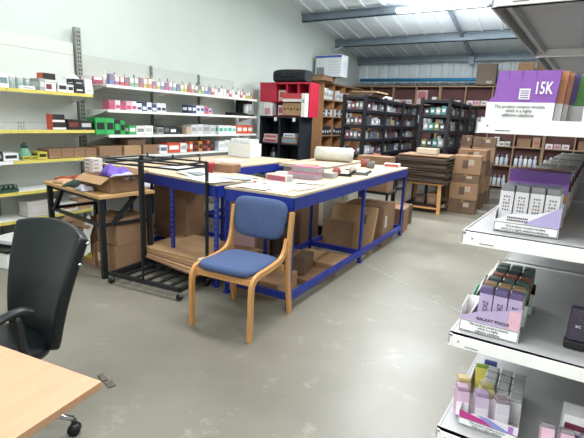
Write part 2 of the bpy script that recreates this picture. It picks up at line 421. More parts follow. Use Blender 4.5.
t = root('wire_tray', 'low black tray of parts at the right end of the second white shelf', 'tray', (XF-.15, 6.6, 1.537))
MB().box(-.12, .12, -.17, .17, 0, .012).build('tray_base', M_PLAST, t)
m = MB()
for s in (-1, 1): m.box(s*.12-.003, s*.12+.003, -.17, .17, 0, .05); m.box(-.12, .12, s*.17-.003, s*.17+.003, 0, .05)
m.build('tray_rim', M_PLAST, t)
# third white shelf
def row(zz, y, specs, where, grp, h0=0, depth=.2):
    for i, (c, n, w, h, fc) in enumerate(specs):
        if c: carton(XF-depth, XF-.012, y, y+w-.006, zz+.006, zz+.006+h, c, f'{n} {where}', group=grp, face=('both', fc, (.12, .88, .3, .72)) if fc else None)
        y += w
row(1.21, 3.58, [('1fa34a', 'bright green and black box standing leftmost', .15, .21, '16181a'), ('2eb257', 'green box with black print, second from left', .13, .21, '16181a'),
                 ('222426', 'black box between the green boxes', .09, .19, '2eb257'), ('1fa34a', 'slim green box with black lid', .08, .18, '16181a')], 'on the third white shelf', 'green boxes on the third white shelf')
row(1.21, 4.09, [('2b9b52', 'green carton beside the white ones', .12, .12, 'e8e8e2'), ('e2e0da', 'cream and white carton', .15, .11, '8a8a86'), ('e6e6e2', 'plain white carton', .15, .12, 'b8bab6'),
                 (None, '', .08, 0, None), ('8a8d8a', 'grey card packet', .12, .1, '55585a'), ('26282b', 'black device box with lens', .12, .12, '66696c'), ('2a2c2f', 'black device box', .14, .1, 'e8e8e8'), ('303236', 'charcoal device box', .12, .11, '111214')],
    'on the third white shelf', 'assorted boxes on the third white shelf')
row(1.21, 5.18, [('bfa98a', 'tan packet', .1, .11, None), ('c6c8c8', 'silver grey packet', .14, .14, '9a9da0'), ('cfd2d2', 'pale silver packet', .14, .15, 'a9adb0'), ('b8babc', 'grey packet', .16, .15, '8e9194'), ('c8cac9', 'light grey packet', .15, .14, 'a0a3a5')],
    'among silver packets on the third white shelf', 'silver packets on the third white shelf')
row(1.21, 5.95, [('dfe8e4', 'white and teal box, first', .12, .14, '4fae98'), ('e2e9e6', 'white and teal box, second', .12, .14, '6bb8a6'), ('dce6e2', 'white and teal box, third', .12, .14, '4fae98'), ('e4eae8', 'white and teal box, fourth', .12, .13, '7cc2b0')],
    'of the teal row on the third white shelf', 'teal and white boxes on the third white shelf')
row(1.21, 6.45, [('dd5a30', 'orange-topped white box, first', .16, .15, 'ece8e4'), ('de4f2a', 'orange-topped white box, second', .16, .15, 'ece8e4'), ('e0562f', 'orange-topped white box, third', .17, .15, 'ece8e4')],
    'from the left at the right end of third white shelf', 'orange and white boxes on the third white shelf')
# fourth white shelf
for i, (y, w, c) in enumerate(((3.60, .36, M_CARD), (3.98, .30, M_CARDL), (4.30, .28, M_CARD))):
    card_box(-5.17, y+w/2, .937, .3, w-.02, .13, f'open-fronted brown carton, {ordn(i)} from left on the fourth white shelf', mt=c, group='brown cartons on the fourth white shelf')
card_box(-5.17, 4.22, 1.068, .26, .3, .085, 'flat dark brown carton on top of the brown cartons, fourth white shelf', mt=M_CARDD)
row(.93, 4.62, [('e4e0dc', 'white box with blue picture', .16, .12, '5f7898'), ('d84a2c', 'red-topped white box', .26, .15, 'eae6e2'), ('e2e0dc', 'plain white box', .14, .14, 'a8a8a6')], 'on the fourth white shelf', 'red and white boxes on the fourth white shelf')
row(.93, 5.24, [('d9602f', 'orange box', .08, .16, 'efe2d8'), ('2c2224', 'black and red box', .13, .14, '8a3030'), ('e08434', 'amber box', .09, .16, '2a2a2c'), ('34262a', 'dark maroon box', .12, .13, '8c4a4a'), ('d8552c', 'vermilion box', .07, .17, '2a2a2c'), ('28282b', 'black box', .12, .15, '6a3a3a')],
    'in the orange and black run on the fourth white shelf', 'orange and black boxes on the fourth white shelf')
row(.93, 5.95, [('e4e6e6', 'white box, first', .16, .15, 'c6c8ca'), ('e0e2e2', 'white box, second', .16, .17, 'c2c6c8'), ('e6e8e8', 'white box, third', .15, .14, '9aa0a4')], 'of three on the fourth white shelf', 'white boxes on the fourth white shelf')

# yellow shelves, top level
row(1.70, 2.40, [('dccaa8', 'cream packet', .09, .14, 'c8846a'), ('e4e6e2', 'white packet with figure', .10, .14, '6f8a90')], 'at the left end of the top yellow shelf', 'packets at the left of the top yellow shelf')
for i in range(3):
    t = root('glass_jar', f'clear glass jar, {ordn(i)} from left on the top yellow shelf', 'jar', (XF-.12, 2.66+i*.085, 1.707), 0, 'glass jars on the top yellow shelf')
    MB().lathe([(.034, 0), (.036, .01), (.036, .1), (.03, .11)], 14).build('jar_body', mat('grey_glass', '#8fa09c', .1, spec=.8), t)
    MB().lathe([(.033, .108), (.033, .13), (.03, .133)], 14).build('jar_lid', cm('d8dad6'), t)
t = root('cup_holder', 'small shiny white tray in front of the jars, top yellow shelf', 'tray', (XF-.04, 2.78, 1.707))
MB().box(-.03, .03, -.08, .08, 0, .035).build('tray_body', M_WHITE, t, bevel=.008)
MB().box(.03, .031, -.05, .05, .01, .02).build('printed_panel', cm('8a8c90'), t)
row(1.70, 2.91, [('9b9ea2', 'grey packet leaning behind the orange box', .07, .13, 'c8cacc')], 'on the top yellow shelf', None)
carton(XF-.14, XF-.03, 2.98, 3.11, 1.706, 1.80, 'e2e0dc', 'lower white box with maroon print on the top yellow shelf', face=('both', '7a3038', (.1, .6, .2, .8)))
carton(XF-.14, XF-.03, 2.96, 3.11, 1.801, 1.90, '2a2422', 'orange and black box stacked high on the top yellow shelf', face=('end', 'e0582c', (0, 1, 0, 1)))
row(1.70, 3.12, [('d6d8d4', 'white box with two black windows', .12, .1, '23262a'), ('dcdedc', 'white box with black window', .08, .09, '2a2c30')], 'right of the orange box on the top yellow shelf', 'white windowed boxes on the top yellow shelf')
carton(XF-.17, XF-.02, 3.33, 3.46, 1.706, 1.79, '1c1e22', 'lower black box in the stack on the top yellow shelf', face=('both', 'd8d8d8', (.2, .8, .35, .55)))
carton(XF-.17, XF-.02, 3.33, 3.45, 1.791, 1.87, '24262a', 'upper black box in the stack on the top yellow shelf', face=('both', 'c8c8c8', (.2, .8, .35, .5)))
carton(XF-.12, XF-.02, 3.47, 3.58, 1.706, 1.80, 'dcdedd', 'lower white box at the right end of the top yellow shelf', face=('both', 'b8bcbe', (.2, .8, .35, .55)))
carton(XF-.12, XF-.02, 3.47, 3.57, 1.801, 1.88, 'e2e4e3', 'upper white box at the right end of the top yellow shelf', face=('both', 'c0c4c6', (.2, .8, .35, .55)))
t = root('bubble_bag', 'crumpled white bag lying on top of the boxes, top yellow shelf', 'bag', (XF-.13, 3.38, 1.872))
m = MB().grid(lambda a, b: (.07*math.sin(PI*(a-.5))*math.cos(PI*(b-.5))**.5 if 0 < b < 1 else 0, .1*(b-.5)*2, .05*math.cos(PI*(a-.5))*math.sin(PI*b)+.01*math.sin(9*a+5*b)), 10, 10)
m.build('bag_body', cm('dfe3e2'), t, solid=.004)
MB().box(-.02, .02, -.1, -.09, 0, .012).build('bag_tie', cm('c2c6c8'), t)
# yellow second level
carton(XF-.14, XF-.02, 3.03, 3.19, 1.276, 1.36, '1f1e20', 'lower orange and black box, second yellow shelf', face=('end', 'dc4e2c', (0, 1, 0, 1)))
carton(XF-.14, XF-.02, 3.03, 3.18, 1.361, 1.45, '1f1e20', 'upper orange and black box, second yellow shelf', face=('end', 'e0522c', (0, 1, 0, 1)))
row(1.27, 3.21, [('1c1a1c', 'black box with red edge line', .16, .12, '7a2c2a'), ('1d1e20', 'black box with grey emblem', .17, .11, 'b9bcbe')], 'beside the orange boxes, second yellow shelf', None)
row(1.27, 2.34, [('1d1e20', 'small black box', .1, .12, '9a9c9e')], 'at the left of the second yellow shelf', None)
t = root('notepad_rack', 'small white wire card holder on the second yellow shelf', 'holder', (XF-.03, 2.68, 1.277))
m = MB()
for s in (-1, 0, 1): m.tube([(0, s*.03, 0), (0, s*.03, .08), (.0, s*.03+.012, .09)], .0025, 6)
m.tube([(0, -.035, .03), (0, .035, .03)], .0025, 6); m.tube([(0, -.035, .07), (0, .035, .07)], .0025, 6)
m.build('wire_frame', M_POST, t); MB().box(-.012, .012, -.04, .04, 0, .004).build('wire_base', M_POST, t)
# yellow third level
row(.94, 2.33, [('202224', 'black box', .13, .1, '8a8c8e'), ('dadcda', 'white box with dark lettering', .16, .08, '303236')], 'at the left of the third shelf with yellow edge', 'boxes at the left of the third yellow shelf')
t = root('soft_toy', 'small pale green cloth bundle with dark top on the third yellow shelf', 'cloth', (XF-.12, 2.74, .947))
MB().lathe([(.05, 0), (.068, .02), (.066, .06), (.045, .1), (.03, .13)], 14).build('bundle_body', cm('6fa58c', .9), t)
MB().lathe([(.034, .125), (.04, .15), (.02, .175), (.004, .185)], 12).build('bundle_top', cm('38504a', .9), t)
row(.94, 2.66, [('c8b838', 'small yellow box left', .09, .04, '5a5a30'), ('bfae30', 'small yellow box right', .08, .04, '5a5a30')], 'in front of the green bundle, third yellow shelf', None, depth=.04)
row(.94, 2.83, [('c6b43a', 'yellow and black packet', .11, .08, '26261e')], 'left of the brown cartons, third yellow shelf', None)
for i in range(4):
    card_box(-5.15, 3.03+i*.155, .947, .24, .15, .105, f'small open brown carton, {ordn(i)} from the left on the third yellow shelf', mt=M_CARD, group='brown cartons on the third yellow shelf', tape=False, lab=('x', '86664c', (.1, .9, .75, .98)))
# yellow fourth & bottom
m = MB()
t = root('bottle_pack', 'dark green shrink-wrapped pack at the left of the fourth yellow shelf', 'pack', (XF-.12, 2.44, .607))
for j in range(6):
    m.cyl((.08, -.13+j*.05, 0), (.08, -.13+j*.05, .075), .022, seg=10); m.cyl((.02, -.13+j*.05, 0), (.02, -.13+j*.05, .075), .022, seg=10)
m.build('wrapped_bottles', cm('1f3a30', .3), t); MB().box(-.01, .106, -.155, .145, .0, .03).build('pack_tray', cm('2a4a3c', .4), t)
row(.29, 2.66, [('b9b4b0', 'long grey-white carton', .34, .17, 'c4bfbc')], 'on the bottom yellow shelf', None)
row(.29, 3.05, [('c9c7c2', 'pale carton', .22, .1, '9a6a4a'), ('a98462', 'brown carton', .2, .12, None)], 'behind the work table on the bottom yellow shelf', None)
# stuff on the floor before the yellow shelves
card_box(-4.76, 2.82, 0, .3, .4, .22, 'brown open carton on the floor before the yellow shelves', rz=.2, mt=M_CARD, flaps=True)
t = root('papers_tray', 'white tray with black rim on the floor at the far left', 'tray', (-4.55, 2.25, 0), .2)
MB().box(-.2, .2, -.25, .25, 0, .16).build('tray_body', M_WHITE, t, bevel=.01)
MB().box(-.21, .21, -.26, .26, .16, .18).build('tray_rim', M_PLAST, t)
carton(-4.72, -4.42, 2.10, 2.38, .186, .24, 'd8d8d4', 'flat white box with black base resting on the white tray', face=('both', '222222', (.0, 1, 0, .35)), rz=.25)
t = root('cable_coil', 'coil of black cable lying on the floor beneath the left shelves', 'cable', (-4.95, 2.02, .012))
m = MB()
for k in range(4): m.tube([(.13*math.cos(a)*(1-.08*k), .13*math.sin(a)*(1-.08*k), .012*k+.005*math.sin(3*a)) for a in [2*PI*j/24 for j in range(24)]], .009, 6, closed=True)
m.build('cable_loops', M_PLAST, t); MB().tube([(.13, 0, .0), (.2, .05, 0), (.26, .02, 0)], .009, 6).build('plug_end', M_PLAST, t)

# ------------------------------------------------------------------ black and red units, bag
X0, X1 = -5.2, -4.26
t = root('black_bookcase', 'black cube bookcase with two columns against the left wall', 'bookcase', (0, 0, 0))
MB().box(X0, X0+.03, 7.4, 7.86, 0, 1.53).build('side_panel', M_BLKLAM, t)
MB().box(X1-.03, X1, 7.4, 7.86, 0, 1.53).build('side_panel', M_BLKLAM, t)
MB().box(-4.76, -4.73, 7.41, 7.85, 0, 1.53).build('divider', M_BLKLAM, t)
for z in (.02, .55, 1.02): MB().box(X0+.03, X1-.03, 7.412, 7.85, z, z+.025).build('inner_shelf', M_BLKLAM, t)
MB().box(X0, X1, 7.39, 7.87, 1.53, 1.56).build('top_panel', M_BLKLAM, t); MB().box(X0+.03, X1-.03, 7.85, 7.86, 0, 1.53).build('back_panel', M_BLKLAM, t)
for j, xx in enumerate((-4.82, -4.40)):
    MB().box(xx-.03, xx+.03, 7.380, 7.389, 1.47, 1.54).build('paper_tag', M_PAPER, t)
def small_boxes(lst, zz, y, grp, where):
    for k, (x, w, h, c, fc, n) in enumerate(lst):
        carton(x, x+w, y, y+.2, zz, zz+h, c, f'{n} {where}', group=grp, face=('y', fc, (.1, .9, .2, .7)))
small_boxes([(-5.14, .34, .08, 'd8b8b8', 'b03844', 'pink and red flat box, lower'), ], 1.046, 7.44, None, 'in the left column of the black bookcase')
small_boxes([(-5.12, .32, .08, 'dcc0bc', 'c05058', 'pink and white flat box, upper'), ], 1.128, 7.44, None, 'in the left column of the black bookcase')
small_boxes([(-4.70, .36, .12, '9a7658', '6f9ab0', 'brown box with blue label, lower')], 1.046, 7.44, None, 'in the right column of the black bookcase')
small_boxes([(-4.66, .26, .07, 'dfe0e2', '8a9ab0', 'white box')], 1.168, 7.44, None, 'on top of the brown box in the black bookcase')
small_boxes([(-4.70, .3, .09, '7a7a70', '9a9a88', 'grey box')], .576, 7.44, None, 'on the middle shelf of black bookcase, right column')
t = root('flask', 'tall grey metal flask in the left column of the black bookcase', 'flask', (-4.92, 7.52, .577))
MB().lathe([(.07, 0), (.075, .02), (.075, .26), (.05, .3)], 18).build('flask_body', mat('brushed_grey', '#6a6c70', .3, .7), t)
MB().lathe([(.055, .3), (.055, .36), (.03, .38)], 16).build('flask_lid', M_PLAST, t)
# red
RX0, RX1 = -5.3, -4.1
t = root('red_cube_shelf', 'red cube shelf unit standing on the black bookcase', 'shelf unit', (0, 0, 0))
zb, zm, zt = 1.562, 1.86, 2.17
RX0, RX1 = -5.28, -4.14
MB().box(RX1-.03, RX1, 7.5, 7.86, zb, zt).build('side_panel', M_RED, t)
MB().box(RX0, RX0+.03, 7.5, 7.86, zm, zt).build('side_panel', M_RED, t)
MB().box(RX0, RX1, 7.49, 7.87, zt, zt+.03).build('top_panel', M_RED, t)
MB().box(RX0, RX1-.03, 7.5, 7.86, zm-.025, zm).build('inner_shelf', M_RED, t)
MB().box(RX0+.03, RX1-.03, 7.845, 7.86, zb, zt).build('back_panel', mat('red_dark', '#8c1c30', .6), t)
MB().box(-4.95, RX1-.03, 7.5, 7.86, zb, zb+.02).build('base_panel', M_RED, t)
MB().box(RX0+.03, -4.93, 7.5, 7.53, zm, zt).build('cupboard_door', M_RED, t, bevel=.004)
for xx in (-4.92, -4.66, -4.40): MB().box(xx-.012, xx+.012, 7.5, 7.85, zm, zt).build('divider', M_RED, t)
carton(-4.88, -4.72, 7.56, 7.76, zm+.002, zm+.20, 'c8b0a4', 'slim tan packet with red print in the red cube shelf', face=('y', 'b8404a', (.2, .8, .3, .8)))
carton(-4.87, -4.72, 7.55, 7.75, zb+.022, zb+.21, 'dcd6d4', 'white packet with pink flag print in the red cube shelf lower row', face=('y', 'b85a70', (.1, .9, .2, .8)))
carton(-5.12, -4.96, 7.42, 7.62, zb, zb+.25, 'e0dcdc', 'white packet with pink pattern left of the red shelf base', face=('y', 'cf8a98', (.1, .9, .1, .6)))
t = root('cardboard_carton', 'large brown carton with printed marks in the red cube shelf', 'box', (-4.46, 7.5, zb+.021))
MB().box(-.24, .24, -.06, .28, 0, .235).build('box_body', M_CARDL, t, bevel=.004)
m = MB()
for k in range(6): m.box(-.2+k*.07, -.17+k*.07, -.062, -.06, .09+.02*(k % 2), .14)
m.build('printed_marks', M_INK, t)
carton(-4.68, -4.24, 7.40, 7.49, 1.835, 1.99, 'd8d4d0', 'white and red long box resting across the brown carton', face=('y', 'c43a40', (0, 1, .35, 1)))
carton(-4.24, -4.16, 7.36, 7.49, 1.562, 1.99, 'dcdcd6', 'tall white box with green emblem at the right edge of the red shelf', face=('y', '7a8a80', (.25, .75, .6, .75)))
t = root('coffee_grinder', 'black appliance with white jug at the right end of the second white shelf', 'appliance', (-5.2, 6.88, 1.557))
MB().box(-.15, -.05, -.08, .08, 0, .22).box(-.15, .13, -.08, .08, .2, .26).build('appliance_body', M_PLAST, t, bevel=.01)
MB().lathe([(.05, .02), (.055, .03), (.06, .17), (.052, .19)], 16, T=Matrix.Translation((.04, 0, 0))).build('jug', cm('dfe4e4'), t)
MB().tube([(.1, 0, .06), (.14, 0, .07), (.145, 0, .14), (.1, 0, .16)], .01, 8).build('jug_handle', cm('dfe4e4'), t)
MB().box(-.16, .16, -.1, .1, -.02, .01).build('appliance_base', M_PLAST, t)
t = root('duffel_bag', 'black soft duffel bag lying on top of the red shelf unit', 'bag', (-4.66, 7.70, 2.203), -.04)
prof = []
m = MB()
def bagf(a, b):
    an = 2*PI*a; e = min(1, 4*b*(1-b)*1.8)**.5
    ca, sa = math.cos(an), math.sin(an); ca = abs(ca)**.55*(1 if ca > 0 else -1); sa = abs(sa)**.55*(1 if sa > 0 else -1)
    return (-.37+.74*b, .15*ca*(.9+.1*e), .125+.125*sa*(.86+.14*e)*(1+.05*math.sin(5*b)))
m.grid(bagf, 20, 16)
n = 21
m._add([bagf(k/20, 0) for k in range(20)], [tuple(range(20))]); m._add([bagf(k/20, 1) for k in range(20)], [tuple(range(20))])
m.build('bag_body', mat('black_nylon', '#171b22', .8, noise=.2, bump=.2), t)
MB().tube([(-.15, -.12, .2), (-.13, -.17, .12), (.13, -.17, .12), (.15, -.12, .2)], .012, 8).build('bag_strap', M_PLAST, t)
MB().box(.24, .32, -.142, -.137, .1, .13).build('bag_label', M_PAPER, t)

# ------------------------------------------------------------------ wooden bookcases
def bookcase_left():
    t = root('wooden_bookcase', 'tall brown wooden bookcase along the left wall by the black racks', 'bookcase', (0, 0, 0))
    xb, xf, y0, y1, top = -5.46, -5.0, 9.72, 12.2, 2.43
    MB().box(xb, xf, y0, y0+.04, 0, top).build('side_panel', M_SHELFW, t)
    MB().box(xb, xf, y1-.03, y1, 0, top).build('side_panel', M_SHELFW, t)
    MB().box(xb, xb+.015, y0+.04, y1-.03, 0, top).build('back_panel', M_SHELFW, t)
    for z in (.1, .62, 1.14, 1.6, 2.0, top-.03): MB().box(xb+.015, xf+.004, y0+.04, y1-.03, z, z+.03).build('bookcase_shelf', M_SHELFE, t)
    for y in (10.33, 10.95, 11.57): MB().box(xb+.015, xf, y-.012, y+.012, .1, top-.03).build('divider', M_SHELFW, t)
    for lv, z in enumerate((.65, 1.17, 1.63, 2.03)):
        for c in range(3):
            ya = 9.79+.62*c; nn = 4
            for k in range(nn):
                cc, n = [[('d6dad8', 'white'), ('c2c8ca', 'pale grey')], [('1e2430', 'black'), ('30343e', 'charcoal')], [('22262e', 'black'), ('c8ccd0', 'silver')], [('e2e4e2', 'white'), ('d0d4d4', 'light')]][lv][(k+c) % 2]
                h = [.18, .2, .16, .24][lv]*random.uniform(.8, 1.1)
                carton(xf-.17, xf-.02, ya+k*.13, ya+k*.13+.115, z, z+h, cc, f'{n} box, {ordn(k)} in {["left","middle","right"][c]} cell, {["bottom","lower","upper","top"][lv]} row of wooden bookcase',
                       group='boxes in the wooden bookcase', face=('x', '8a8e92' if lv in (0, 3) else 'd8d8d8', (.2, .8, .3, .6)))
bookcase_left()
t = root('cardboard_tray', 'flat brown carton lying on the near end of the wooden bookcase', 'box', (-5.1, 9.55, 2.432), 0)
MB().box(-.36, .2, -.1, .55, 0, .1).build('box_body', M_CARD, t, bevel=.004); MB().box(-.37, .21, -.11, .56, .1, .115).build('box_lid', M_CARDD, t)
t = root('appliance_box', 'white box with blue top edge on top of the wooden bookcase', 'box', (-5.02, 9.95, 2.549), -.02)
MB().box(-.36, .34, 0, .35, 0, .5).build('box_body', cm('d4dade'), t, bevel=.004)
MB().box(-.36, .34, -.002, .0, .44, .49).build('blue_band', cm('2a50a8'), t)
MB().box(-.33, -.12, -.002, 0, .03, .22).build('picture_panel', cm('7f868c'), t)
m = MB()
for a in range(5):
    for b in range(6): m.box(.0+b*.05, .02+b*.05, -.002, 0, .08+a*.065, .1+a*.065)
m.build('printed_symbols', cm('9aa2a8'), t)

def bookcase_back():
    xs0 = -5.45; n = 13; step = .64
    y0, y1 = 12.3, 12.5
    lev = [.08, .6, 1.08, 1.57, 2.06, 2.53]
    for u_ in range(3):
        a = xs0+u_*4*step; b = a+4*step
        if a > 2: break
        t = root('wall_bookcase', ['brown wall bookcase in the back left corner behind the black racks', 'brown wall bookcase behind the second black rack and carton stack', 'brown wall bookcase seen beneath the near shelf at right'][u_], 'bookcase', (0, 0, 0))
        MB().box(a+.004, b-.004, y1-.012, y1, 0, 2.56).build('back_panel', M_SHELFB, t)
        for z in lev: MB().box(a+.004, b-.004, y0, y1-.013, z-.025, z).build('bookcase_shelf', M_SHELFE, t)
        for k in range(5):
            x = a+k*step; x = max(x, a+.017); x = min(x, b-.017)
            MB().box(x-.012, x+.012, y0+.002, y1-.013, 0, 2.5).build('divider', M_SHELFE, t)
    return lev
lev = bookcase_back()
# goods in the back bookcase
cell = 0
def fill_back(k, li, kind):
    x0 = -5.45+k*.64+.05
    where = f'in column {ordn(k)} from the left corner, shelf {ordn(li)} from the floor, back bookcase'.replace('column ', 'the ').replace('left corner', 'corner column')
    z = lev[li]
    if kind == 'cans':
        for j in range(5):
            bottle(x0+.05+j*.105, 12.38, z, .045, .27, ['c6ccd4', 'b8c4d4', 'd4d8da'][j % 3], ['5a6c90', 'e0e0e0', '8a8a98'][j % 3], f'pale bottle, {ordn(j)} of its cell, {ordn(k)} column and {ordn(li)} shelf of back bookcase', 'pale bottles in the back bookcase')
    elif kind == 'boxes':
        for j in range(4):
            c, n = random.choice([('d8dad8', 'white'), ('c8a890', 'tan'), ('c0c4c8', 'grey'), ('b8c8b0', 'pale green')])
            carton(x0+j*.13, x0+j*.13+.12, 12.32, 12.44, z, z+random.uniform(.1, .22), c, f'{n} box, {ordn(j)} of its cell, {ordn(k)} column and {ordn(li)} shelf of back bookcase', group='small boxes in the back bookcase', face=('y', random.choice(['8a5a5a', '5a6a8a', 'a8a8a8']), (.15, .85, .2, .6)))
    elif kind == 'low':
        for j in range(3):
            c, n = [('d8d4d4', 'white'), ('c8a0a8', 'pinkish'), ('d0d0d4', 'light grey')][j]
            carton(x0+j*.17, x0+j*.17+.15, 12.32, 12.44, z, z+.11, c, f'{n} low box, {ordn(j)} of its cell, {ordn(k)} column and {ordn(li)} shelf of back bookcase', group='low boxes in the back bookcase', face=('y', 'b07080', (.2, .8, .2, .6)))
    elif kind == 'card':
        card_box(x0+.17, 12.38, z, .3, .14, .2, f'brown carton in the {ordn(k)} column, {ordn(li)} shelf of the back bookcase', group='brown cartons in the back bookcase', tape=False)
        carton(x0+.36, x0+.52, 12.32, 12.44, z, z+.24, 'a88466', f'tan box beside the brown carton in the {ordn(k)} column, {ordn(li)} shelf of back bookcase', face=('y', 'b85a40', (.15, .85, .3, .6)))
for k, li, kind in ((6, 2, 'boxes'), (6, 1, 'cans'), (6, 0, 'cans'), (7, 2, 'card'), (7, 1, 'cans'), (7, 0, 'cans'), (8, 2, 'low'), (8, 1, 'cans'), (9, 2, 'card'), (9, 1, 'boxes'),
                    (2, 4, 'low'), (3, 4, 'boxes'), (4, 4, 'low'), (1, 4, 'boxes'), (5, 4, 'low'), (6, 4, 'low'), (4, 3, 'boxes'), (3, 3, 'cans'), (4, 2, 'boxes'), (5, 3, 'boxes'), (10, 2, 'low')):
    fill_back(k, li, kind)
carton(-3.50, -3.22, 12.31, 12.45, 2.061, 2.42, 'c8a8a0', 'pink and tan picture box propped in the top row of the back bookcase', face=('y', 'b06068', (.1, .9, .4, .9)))
card_box(-1.82, 12.42, 2.56, .46, .2, .5, 'tall dark brown carton standing on the back bookcase beside the blue pipe', mt=mat('cardboard_grey', '#7d7064', .85, noise=.08), tape=False, lab=('y', 'b0a898', (.55, .85, .06, .18)))
card_box(-.95, 12.42, 2.56, .34, .2, .5, 'light brown carton on the back bookcase partly behind the purple display box', mt=M_CARDL, tape=True)
card_box(-.55, 12.42, 2.56, .34, .2, .52, 'second brown carton on the back bookcase behind the purple display box', mt=M_CARD, tape=True)

# ------------------------------------------------------------------ black metal racks
def rack(name_label, x0, x1, ys, levels, top, label_short):
    t = root('storage_rack', name_label, 'rack', (0, 0, 0))
    w = .06
    for y in ys:
        for x in (x0, x1): MB().box(x-w/2, x+w/2, y-w/2, y+w/2, 0, top).build('rack_post', M_NAVY, t)
    for z in levels:
        MB().box(x0, x1, ys[0], ys[-1], z-.012, z).build('rack_shelf', mat('rack_board', '#4c4a52', .7), t)
        m = MB()
        for x in (x0, x1): m.box(x-.014, x+.014, ys[0], ys[-1], z-.075, z-.012)
        for y in (ys[0], ys[-1]): m.box(x0, x1, y-.012, y+.012, z-.06, z-.012)
        m.build('rack_beam', M_NAVY, t)
    n = 0
    for li, z in enumerate(levels[:-1]):
        row_n = ['lowest', 'lower', 'middle', 'upper', 'highest'][li]
        cellcols = ['c8ccd0', 'd8dadc', 'a8b4c0', '98a0a4', 'd0d4cc']
        # side facing +x
        for b in range(len(ys)-1):
            span = ys[b+1]-ys[b]-.1; k = 8
            for j in range(k):
                y = ys[b]+.06+j*span/k; n += 1
                rr = (li*3+b*5+j//3) % 7
                c, nn, kind = [('a8acae', 'pale grey', 'b'), ('9c9fa6', 'silver', 't'), ('5c3a48', 'maroon', 'b'), ('b0b0aa', 'off-white', 't'), ('565a62', 'dark grey', 'b'), ('94895a', 'olive yellow', 't'), ('3a4048', 'charcoal', 'b')][rr]
                lb = f'{nn} {{}}, {ordn(j)} in bay {["one","two","three"][b]} of {row_n} shelf, {label_short}'
                if kind == 'b': carton(x1-.13, x1-.02, y, y+span/k*.86, z, z+random.uniform(.1, .17), c, lb.format('box'), group=f'goods on the {label_short}', face=('x', random.choice(['404858', 'e4e4e4', '6a7a8a']), (.15, .85, .3, .6)))
                else: bottle(x1-.08, y+.04, z, .038, .16, c, ['e4e4e4', '404450'][j % 2], lb.format('bottle'), f'goods on the {label_short}')
        k = 4
        for j in range(k):
            x = x0+.05+j*(x1-x0-.1)/k; n += 1
            c, nn = [('443c42', 'dark plum'), ('7a7a78', 'grey'), ('8c2c48', 'crimson'), ('56645c', 'grey-green'), ('8f8f8b', 'light grey')][(li*2+j) % 5] if label_short.startswith('first') else [('2f7f7a', 'teal'), ('9c9c98', 'grey'), ('3c8c86', 'turquoise'), ('7c8240', 'olive yellow'), ('3c3e44', 'charcoal')][(j+li*3) % 5]
            carton(x, x+(x1-x0-.1)/k*.88, ys[0]+.03, ys[0]+.15, z, z+random.uniform(.11, .16), c, f'{nn} box, {ordn(j)} from left on the near end of {row_n} shelf, {label_short}', group=f'boxes on the near end of the {label_short}', face=('y', 'd8dcdc', (.2, .8, .3, .7)))
rack('long black metal storage rack loaded with small goods behind the workbenches', -3.74, -3.3, [8.2, 9.33, 10.58, 11.8], [.9, 1.2, 1.47, 1.76, 2.0], 2.03, 'first black rack')
rack('black metal storage rack standing behind the stool of flattened cartons', -2.43, -1.9, [9.0, 10.05, 11.1, 12.1], [.55, 1.1, 1.42, 1.72, 2.0], 2.03, 'second black rack')
for k in range(4):
    tag(MB().box(-.25, .25, -.35, .35, 0, .025).build('flat_carton', [M_CARDE, M_CARDD, M_PLAST, M_CARDL][k], loc=(-3.5+.02*k, 8.65+.04*k, 2.006+k*.027)),
        ['dark flattened carton at the bottom of pile on the first black rack', 'brown flattened carton, second up on the first black rack', 'black sheet lying in the pile on the first black rack', 'light brown flattened carton topping the first black rack'][k], 'carton')
tag(MB().box(-.15, .15, -.18, .18, 0, .05).build('white_carton', M_PAPER, loc=(-3.52, 9.75, 2.034), bevel=.004), 'flat white carton on top of the first black rack', 'carton')

# ------------------------------------------------------------------ blue workbenches
def bench(label, loc, rz, L, D, legx, h=.94, low=.14, slots=True):
    """local: x along length, y depth, front edge at y=0"""
    t = root('workbench', label, 'workbench', loc, rz)
    MB().box(0, L, 0, D, h-.018, h).build('tabletop', M_BOARD, t)
    m = MB().box(.0, L, .0, .012, h-.115, h-.019).box(0, L, D-.012, D, h-.115, h-.019).box(0, .012, 0, D, h-.115, h-.019).box(L-.012, L, 0, D, h-.115, h-.019)
    m.build('apron', M_BLUE, t)
    for x in legx:
        for y in (.018, D-.018):
            m = MB().box(x-.022, x+.022, y-.004, y+.004, 0, h-.02).box(x-.004, x+.004, y-.022 if y > .1 else y, y if y > .1 else y+.03, 0, h-.02)
            z = .2
            while z < h-.12:
                m.box(x-.012, x-.003, y-.006, y+.006, z, z+.022, 1); m.box(x+.003, x+.012, y-.006, y+.006, z, z+.022, 1); z += .05
            lg = m.build('leg', [M_BLUE, mat('slot_blue', '#5a64a4', .6)], t)
            MB().box(x-.026, x+.026, y-.02, y+.02, 0, .02).build('leg_foot', M_BLUE, lg)
    m = MB()
    x0, x1 = min(legx), max(legx)
    for y in (.018, D-.018): m.box(x0, x1, y-.018, y+.018, low-.055, low)
    for x in legx: m.box(x-.014, x+.014, .018, D-.018, low-.055, low)
    m.build('lower_rail', M_BLUE, t)
    return t
# bench A runs away from the camera: length along Y
LA = 3.06
ba = bench('blue steel workbench running away behind the blue chair', (-1.655, 2.83, 0), PI/2+.012, LA, .67, (.02, 1.55, LA-.02))
bb = bench('blue steel workbench running left behind the black trolley frame', (-4.43, 3.165, 0), -.15, 2.0, .68, (.02, .6, 1.34, 1.98))
bc = bench('blue steel workbench beside the white wall shelving', (-3.2, 3.93, 0), PI/2+.01, 1.6, 1.1, (.02, .8, 1.58))

